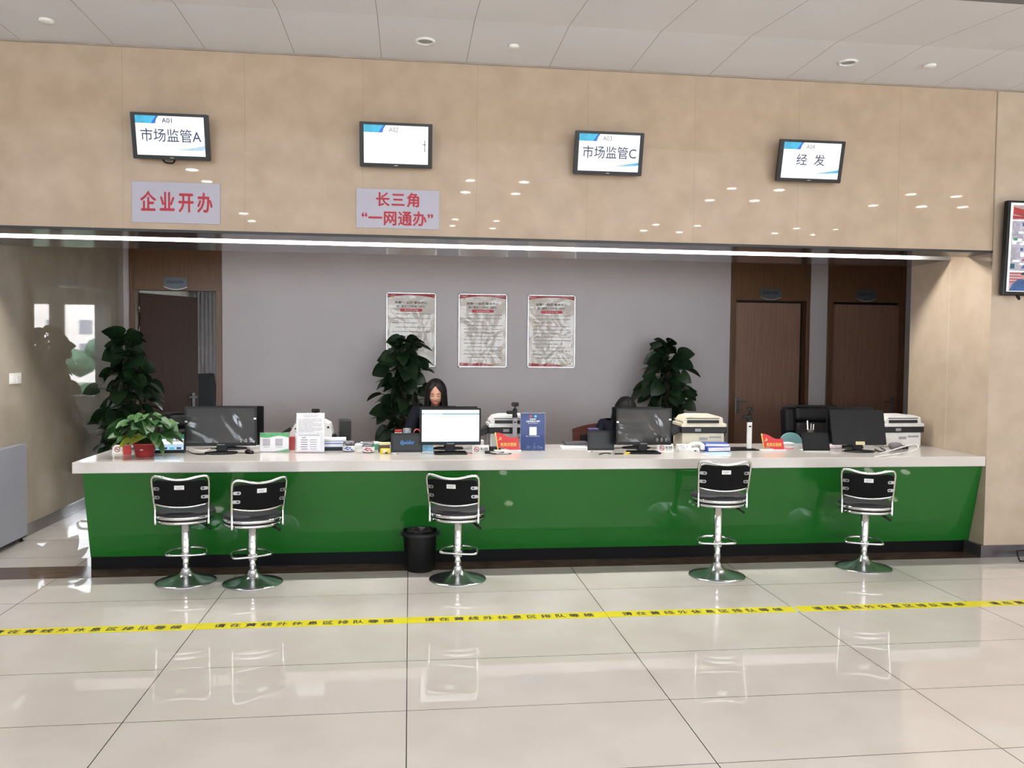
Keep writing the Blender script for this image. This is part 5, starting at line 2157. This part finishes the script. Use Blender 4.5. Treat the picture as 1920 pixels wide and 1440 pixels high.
    for s in (-1, 1):
        sh = chest + Vector((s * .17, 0, .075))
        a = jadd(sh, .068, j2)
        b1 = jadd(sh.lerp(el[s], .5), .058, a)
        b2 = jadd(el[s], .05, b1)
        b3 = jadd(el[s].lerp(wr[s], .5), .046, b2)
        jadd(wr[s].lerp(el[s], .08), .036, b3)
    jm = skinned(jv, je, jr)
    jm.materials.clear()
    jm.materials.append(jacket)
    for p in jm.polygons:
        p.use_smooth = True
        p.material_index = 0
    jo = bpy.data.objects.new('jacket', jm)
    COL.objects.link(jo)
    jo.parent = t
    tv, te, tr = [], [], []
    tv.append(pel + Vector((0, 0, -.03)))
    tr.append((.155, .12))
    for s in (-1, 1):
        k0 = pel + Vector((s * .11, -.43, .0))
        pts = [(pel + Vector((s * .1, -.03, -.015)), .098), (pel.lerp(k0, .55) + Vector((s * .03, 0, 0)), .088), (k0, .072), (k0 + Vector((0, .03, -.22)), .064), (Vector((k0.x, k0.y + .05, .1)), .052)]
        prev = 0
        for p, r in pts:
            tv.append(p)
            tr.append(r)
            te.append((prev, len(tv) - 1))
            prev = len(tv) - 1
    tm = skinned(tv, te, tr)
    tm.materials.clear()
    tm.materials.append(trouser)
    for p in tm.polygons:
        p.use_smooth = True
        p.material_index = 0
    to = bpy.data.objects.new('trousers', tm)
    COL.objects.link(to)
    to.parent = t
    for s in (-1, 1):
        b = MB()
        b.box((pel.x + s * .11, pel.y - .43 - .01, .035), (.085, .25, .07), 0, .03, seg=3)
        b.build('shoe', leather, t)
    # hair: parted curtain with a face opening
    b = MB()
    rows, cols = 30, 60
    grid = []
    L = hair_len
    for j in range(rows + 1):
        f = j / rows
        for i in range(cols + 1):
            if f < .5:                       # cap
                p = f / .5 * R(92)
                open_ = R(0) if p < R(44) else R(37) * min(1, (p - R(44)) / R(34)) ** .8
                a = open_ + (2 * PI - 2 * open_) * i / cols
                k = 1.13 + .03 * math.sin(a * 9) * math.sin(p)
                X, Y, Z = .086 * k * math.sin(p) * math.sin(a), -.098 * k * math.sin(p) * math.cos(a) + .006, .118 * 1.09 * math.cos(p) + .004
                Z -= .006 * math.exp(-(X / .008) ** 2) * (1 if Y < 0 else .3)
            else:
                g = (f - .5) / .5
                open_ = R(37) - R(3) * math.sin(PI * g)
                a = open_ + (2 * PI - 2 * open_) * i / cols
                k = 1.13 + .10 * math.sin(PI * min(1, g * 1.2)) - .04 * g + .025 * math.sin(a * 9 + 2 * g) + .015 * math.sin(a * 23)
                X, Y, Z = .086 * k * math.sin(a), -.098 * k * math.cos(a) + .006, -L * g + .004 - .004
            grid.append(tuple(HM @ Vector((X, Y, Z))))
    b.mesh(grid, [(j * (cols + 1) + i, (j + 1) * (cols + 1) + i, (j + 1) * (cols + 1) + i + 1, j * (cols + 1) + i + 1) for j in range(rows) for i in range(cols)], 0, None, True)
    o = b.build('hair', hair_m, t)
    m = o.modifiers.new('thickness', 'SOLIDIFY')
    m.thickness = .012
    m.offset = -1
    # face details
    for s in (-1, 1):
        b = MB()
        pts = [HM @ Vector((s * (.014 + .032 * k / 6), -.089 + .012 * (k / 6) ** 2, .001 - .003 * math.sin(PI * k / 6))) for k in range(7)]
        b.tube(pts, .0022, rs=[.0012, .002, .0024, .0025, .0024, .002, .0012], seg=6)
        b.build('eyelashes', black_ink, bo)
        b = MB()
        pts = [HM @ Vector((s * (.012 + .036 * k / 6), -.096 + .014 * (k / 6) ** 2, .022 + .004 * math.sin(PI * k / 6))) for k in range(7)]
        b.tube(pts, .002, rs=[.0018, .0024, .0024, .0023, .002, .0016, .001], seg=6)
        b.build('eyebrow', hair_m, bo)
    b = MB()
    pts = [HM @ Vector((-.022 + .044 * k / 8, -.0945 + .012 * abs(k / 8 - .5) ** 1.5 * 2, -.064 + .0015 * math.cos(PI * k / 4))) for k in range(9)]
    b.tube(pts, .004, rs=[.001, .003, .0042, .0048, .0046, .0048, .0042, .003, .001], seg=8)
    b.build('lips', lip_skin, bo)
    return t


PY = 1.98
c = at(817, 737, 1, PY)
person('person with long dark hair in a dark jacket, looking down behind the lit monitor', c.x - .05, PY + .12, .53, (.05, -.12, c.z), R(16), R(-4), 0, .30,
       [(-.16, -.31, .83), (.2, -.31, .83)])
c = at(1175, 768, 1, PY)
person('person with dark hair bent down behind the second film covered monitor', c.x - .08, PY + .14, .53, (.07, -.13, c.z - .005), R(38), R(4), 0, .24,
       [(-.2, -.32, .83), (.16, -.33, .83)])
c = at(818, 800, 1, 2.2)
office_chair(c.x - .04, PY + .17, 0, .92, .46, 'black office chair under the long haired person')
c = at(1124, 795, 1, 2.35)
wood_chair(c.x + .07, PY + .17, 6, c.z, 'reddish brown wooden chair with dark pad under the bent person')
